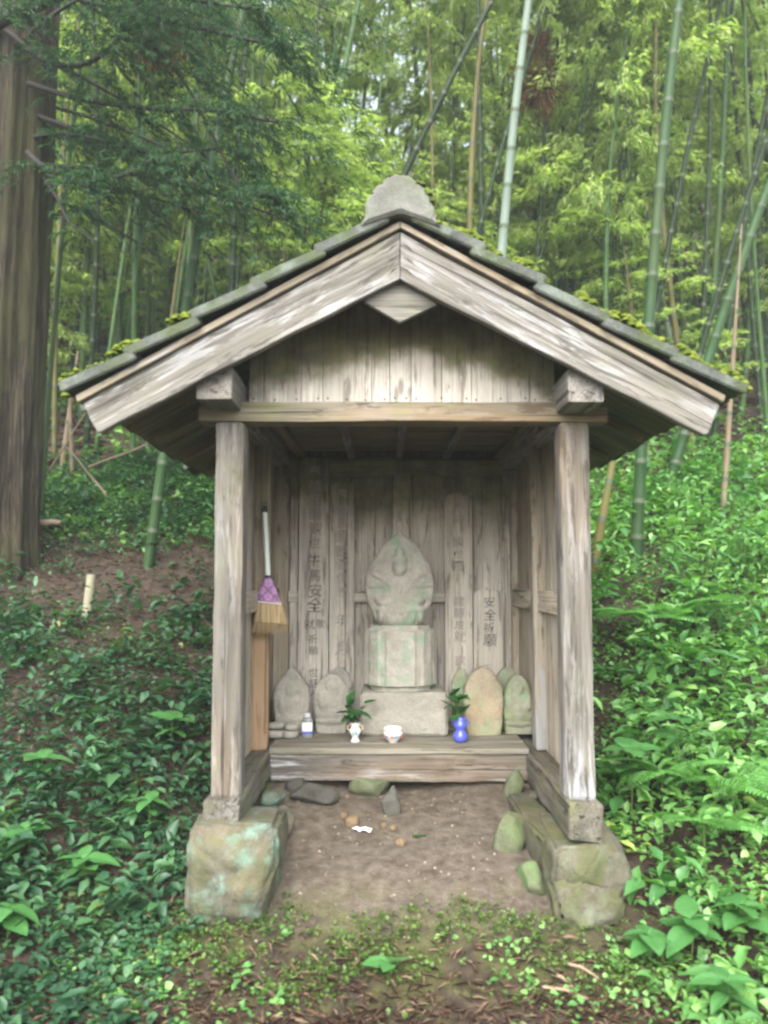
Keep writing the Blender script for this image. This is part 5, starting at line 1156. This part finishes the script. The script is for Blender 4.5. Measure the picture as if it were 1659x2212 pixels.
plant_at(320, 1730, -0.05, 0.16, 8, 0.95, "broad-leaved plant on the left, nearest the left boulder", 1)
plant_at(180, 1860, -0.35, 0.16, 9, 1.1, "largest pointed-leaf plant at lower left", 2)
plant_at(60, 1800, -0.4, 0.15, 6, 1.1, "round-leaved plant at lower left edge", 3, (2,))
plant_at(15, 1960, -0.6, 0.16, 8, 1.1, "pointed-leaf plant cut by the lower left edge", 4)
plant_at(370, 1560, 0.6, 0.18, 7, 1.1, "round-leaved plant beside the left post", 5, (2, 0))
plant_at(90, 1640, 0.1, 0.2, 8, 1.2, "dark leafy plant at left edge below the cedar", 6)
plant_at(840, 2080, -0.72, 0.06, 5, 0.85, "bright light green seedling at the bottom centre", 7, (2, 0))
plant_at(1490, 1990, -0.62, 0.16, 9, 1.15, "broad-leaved plant at lower right with drooping leaves", 8)
plant_at(1600, 1960, -0.55, 0.17, 9, 1.2, "broad-leaved plant at right edge beside the drooping one", 9)
plant_at(1400, 2020, -0.7, 0.1, 7, 1.0, "low broad-leaved plant right of the mossy boulder foot", 10)
plant_at(1570, 2130, -0.85, 0.13, 8, 1.05, "broad-leaved plant in the bottom right corner", 11)
plant_at(1460, 1560, 0.5, 0.4, 9, 1.2, "tall broad-leaved plant in the middle of the right slope", 12)
plant_at(1360, 1620, 0.5, 0.34, 7, 1.3, "round-leaved plant right of the right post", 13, (2, 0))
plant_at(1560, 1420, 1.1, 0.4, 9, 1.2, "broad-leaved plant high on the right slope near the ferns", 14)
plant_at(575, 1690, 0.3, 0.1, 6, 0.6, "sprout of small leaves growing at the left sill", 15, (2,))

def frond_mesh(L, seed, n=20):
    rnd = random.Random(seed); pos, yaw, pit, LL = [], [], [], []
    for i in range(n):
        f = 0.08 + 0.92 * i / n; y_ = L * f; z_ = 0.35 * L * f - 0.55 * L * f * f; w_ = L * 0.3 * math.sin(math.pi * min(1, 0.18 + 0.82 * f)) ** 0.8 + 0.01
        for s in (-1, 1):
            for j in range(6):
                g_ = j / 6; q = (s * w_ * g_ * 0.97, y_ + w_ * g_ * 0.22, z_ - 0.12 * w_ * g_)
                for s2 in (-1, 1): pos.append(q); yaw.append(-s * 1.2 + s2 * 0.85); pit.append(-0.1); LL.append(max(0.006, w_ * 0.24 * (1 - 0.75 * g_)))
            pos.append((s * w_ * 0.5, y_ + w_ * 0.1, z_)); yaw.append(-s * 1.33); pit.append(-0.1); LL.append(w_ * 0.5)
    V, F = leaf_cloud(np.array(pos), np.array(yaw), np.array(pit), np.zeros(len(pos)), np.array(LL), np.array(LL) * 0.55, LEAF2)
    st = tube([(0, L * t, 0.35 * L * t - 0.55 * L * t * t) for t in np.linspace(-0.1, 1, 10)], [0.004 * (1.1 - t) for t in np.linspace(0, 1, 10)], 4)
    return mesh_np("frond", np.concatenate([V, st[0]]), [F, st[1] + len(V)], [M_fern])
FR = [frond_mesh(0.5, 1), frond_mesh(0.42, 2)]
def fern(u, v, Yp, up, azs, s, label, seed):
    rnd = random.Random(seed); p = ground_at(u, v, 0.22); Yp = p.y; z = hz(p.x, Yp); zz = z + 0.2; t = thing("fern", (p.x, Yp, z), label, "fern", "ferns on the right slope")
    V, F = tube([(p.x, Yp, z - 0.02), (p.x, Yp, zz + 0.02)], [0.008, 0.006], 5); obj("rootstock", mesh_np("rootstock", V, F, [M_stem]), t)
    for q, a in enumerate(azs): obj("frond", FR[q % 2], t, leaf_M(Vector((p.x, Yp, zz)), a, rnd.uniform(0.1, 0.4), rnd.uniform(-0.2, 0.2)) @ Matrix.Scale(s * rnd.uniform(0.85, 1.1), 4))
fern(1585, 1690, -0.1, 0, (3.4, 2.6, 4.3, 1.6, 5.2), 0.8, "large fern with drooping frond at the right edge", 1)
fern(1430, 1670, 0.1, 0, (1.7, 2.3, 4.6, 3.4), 0.75, "fern with a long frond pointing at the right post", 2)
fern(1385, 1330, 1.6, 0, (2.2, 1.2, 4.0, 4.9), 0.9, "fern high on the right slope beside the post", 3)
fern(1470, 1320, 1.5, 0, (4.6, 1.4, 3.6, 5.4, 2.6), 0.9, "arching fern high on the right slope, right of the other", 4)
fern(1520, 1780, -0.3, 0, (2.0, 3.2, 4.2, 5.4), 0.6, "small fern low on the right slope", 5)

SASA = [leaf_mesh("leaf", 0.2, 0.035, M_broad, 0.5, 0.15), leaf_mesh("leaf", 0.17, 0.03, M_broad, 0.8, 0.15)]
def sasa(u, v, Yp, h, n, label, seed):
    rnd = random.Random(seed); p = ground_at(u, v, 0.3); Yp = p.y; z = hz(p.x, Yp); t = thing("bamboo_grass", (p.x, Yp, z), label, "plant", "bamboo grass on the right slope"); parts = []
    for q in range(n):
        a = rnd.uniform(0, 6.28); tip = Vector((p.x + 0.15 * math.cos(a), Yp + 0.15 * math.sin(a), z + h * rnd.uniform(0.6, 1))); b0 = Vector((p.x, Yp, z - 0.02)); parts.append(tube([b0, b0.lerp(tip, 0.6) + Vector((0, 0, 0.05)), tip], [0.003, 0.0025, 0.0015], 4))
        for j in range(4): obj("leaf", SASA[j % 2], t, leaf_M(b0.lerp(tip, 0.55 + 0.15 * j), rnd.uniform(0, 6.28), rnd.uniform(-0.1, 0.6), rnd.uniform(-0.4, 0.4)) @ Matrix.Scale(rnd.uniform(0.8, 1.2), 4))
    V, F = join_np(parts); obj("stem", mesh_np("stem", V, F, [M_stem]), t)
sasa(1400, 1230, 2.1, 0.55, 6, "bamboo grass left of the dark hollow on the right slope", 1); sasa(1500, 1240, 2.2, 0.55, 7, "bamboo grass in the middle of the upper right slope", 2)
sasa(1620, 1200, 2.3, 0.6, 7, "bamboo grass at the right edge of the upper slope", 3); sasa(1560, 1100, 2.9, 0.6, 7, "bamboo grass on top of the right bank", 4); sasa(1470, 1090, 3.0, 0.55, 6, "bamboo grass behind the thick green bamboo", 5)
sasa(1600, 1330, 1.7, 0.5, 6, "bamboo grass below the others at right edge", 6)
# single fallen things on the earth
p = at(903, 1830, 0.35); lf = obj("fallen_leaf", leaf_mesh("fallen_leaf", 0.075, 0.03, M_sakaki, 0.05, 0.1), None, leaf_M(Vector((p.x - 0.03, 0.35, hz(p.x, 0.35) + 0.008)), R(-80), 0.05)); tag(lf, "dark green fallen leaf lying on the bare earth", "leaf")
bm = bmesh.new(); bmesh.ops.create_grid(bm, x_segments=10, y_segments=5, size=0.5)
for v in bm.verts: n_ = mnoise.noise_vector(v.co * 4); v.co = Vector((v.co.x * 0.09 + n_.x * 0.006, v.co.y * 0.035 + n_.y * 0.006, 0.014 + n_.z * 0.014))
p = at(783, 1812, 0.42); tag(bm_obj("paper_scrap", bm, M_white, None, Matrix.Translation((p.x, 0.42, hz(p.x, 0.42) + 0.004)) @ Matrix.Rotation(-0.4, 4, 'Z')), "crumpled white scrap lying on the bare earth", "scrap")
for i, (u0, v0, u1, v1, Yp, lab) in enumerate(((1170, 1940, 1270, 2030, -0.55, "pale stick lying right of the weeds"), (1215, 1905, 1290, 1960, -0.45, "pale broken stick at foot of mossy boulder"), (1190, 1960, 1235, 1915, -0.5, "short pale twig crossing the sticks"), (250, 2090, 450, 2040, -0.78, "thin grey twig at the bottom left"))):
    a, c = at(u0, v0, Yp), at(u1, v1, Yp - 0.06); a.z = hz(a.x, a.y) + 0.02; c.z = hz(c.x, c.y) + 0.015
    V, F = tube([a, a.lerp(c, 0.5) + Vector((0, 0, 0.012)), c], [0.006, 0.006, 0.004], 6); tag(obj("stick", mesh_np("stick", V, F, [plain("pale_stick", (0.2, 0.15, 0.1), 0.8, 0.2, 0.3)], True)), lab, "stick", "sticks on the ground")

# ------------------------------------------------------------------ damp forest air
hm = bpy.data.materials.new("damp_air"); hm.use_nodes = True; ht = hm.node_tree; ht.nodes.remove(ht.nodes["Principled BSDF"])
pv = ht.nodes.new("ShaderNodeVolumePrincipled"); pv.inputs['Color'].default_value = (0.86, 0.93, 0.88, 1); pv.inputs['Density'].default_value = 0.0034; pv.inputs['Anisotropy'].default_value = 0.2
ht.links.new(pv.outputs[0], ht.nodes["Material Output"].inputs['Volume'])
bm = bmesh.new(); bmesh.ops.create_cube(bm, size=1)
zlo, zhi = -2.5, 36.0
for v in bm.verts: v.co = Vector((v.co.x * 150, 10 + v.co.y * 90, (zlo + zhi) / 2 + v.co.z * (zhi - zlo)))
hz_o = bm_obj("haze", bm, hm); hz_o["kind"] = "stuff"; tag(hz_o, "thin damp haze hanging in the bamboo grove", "haze")
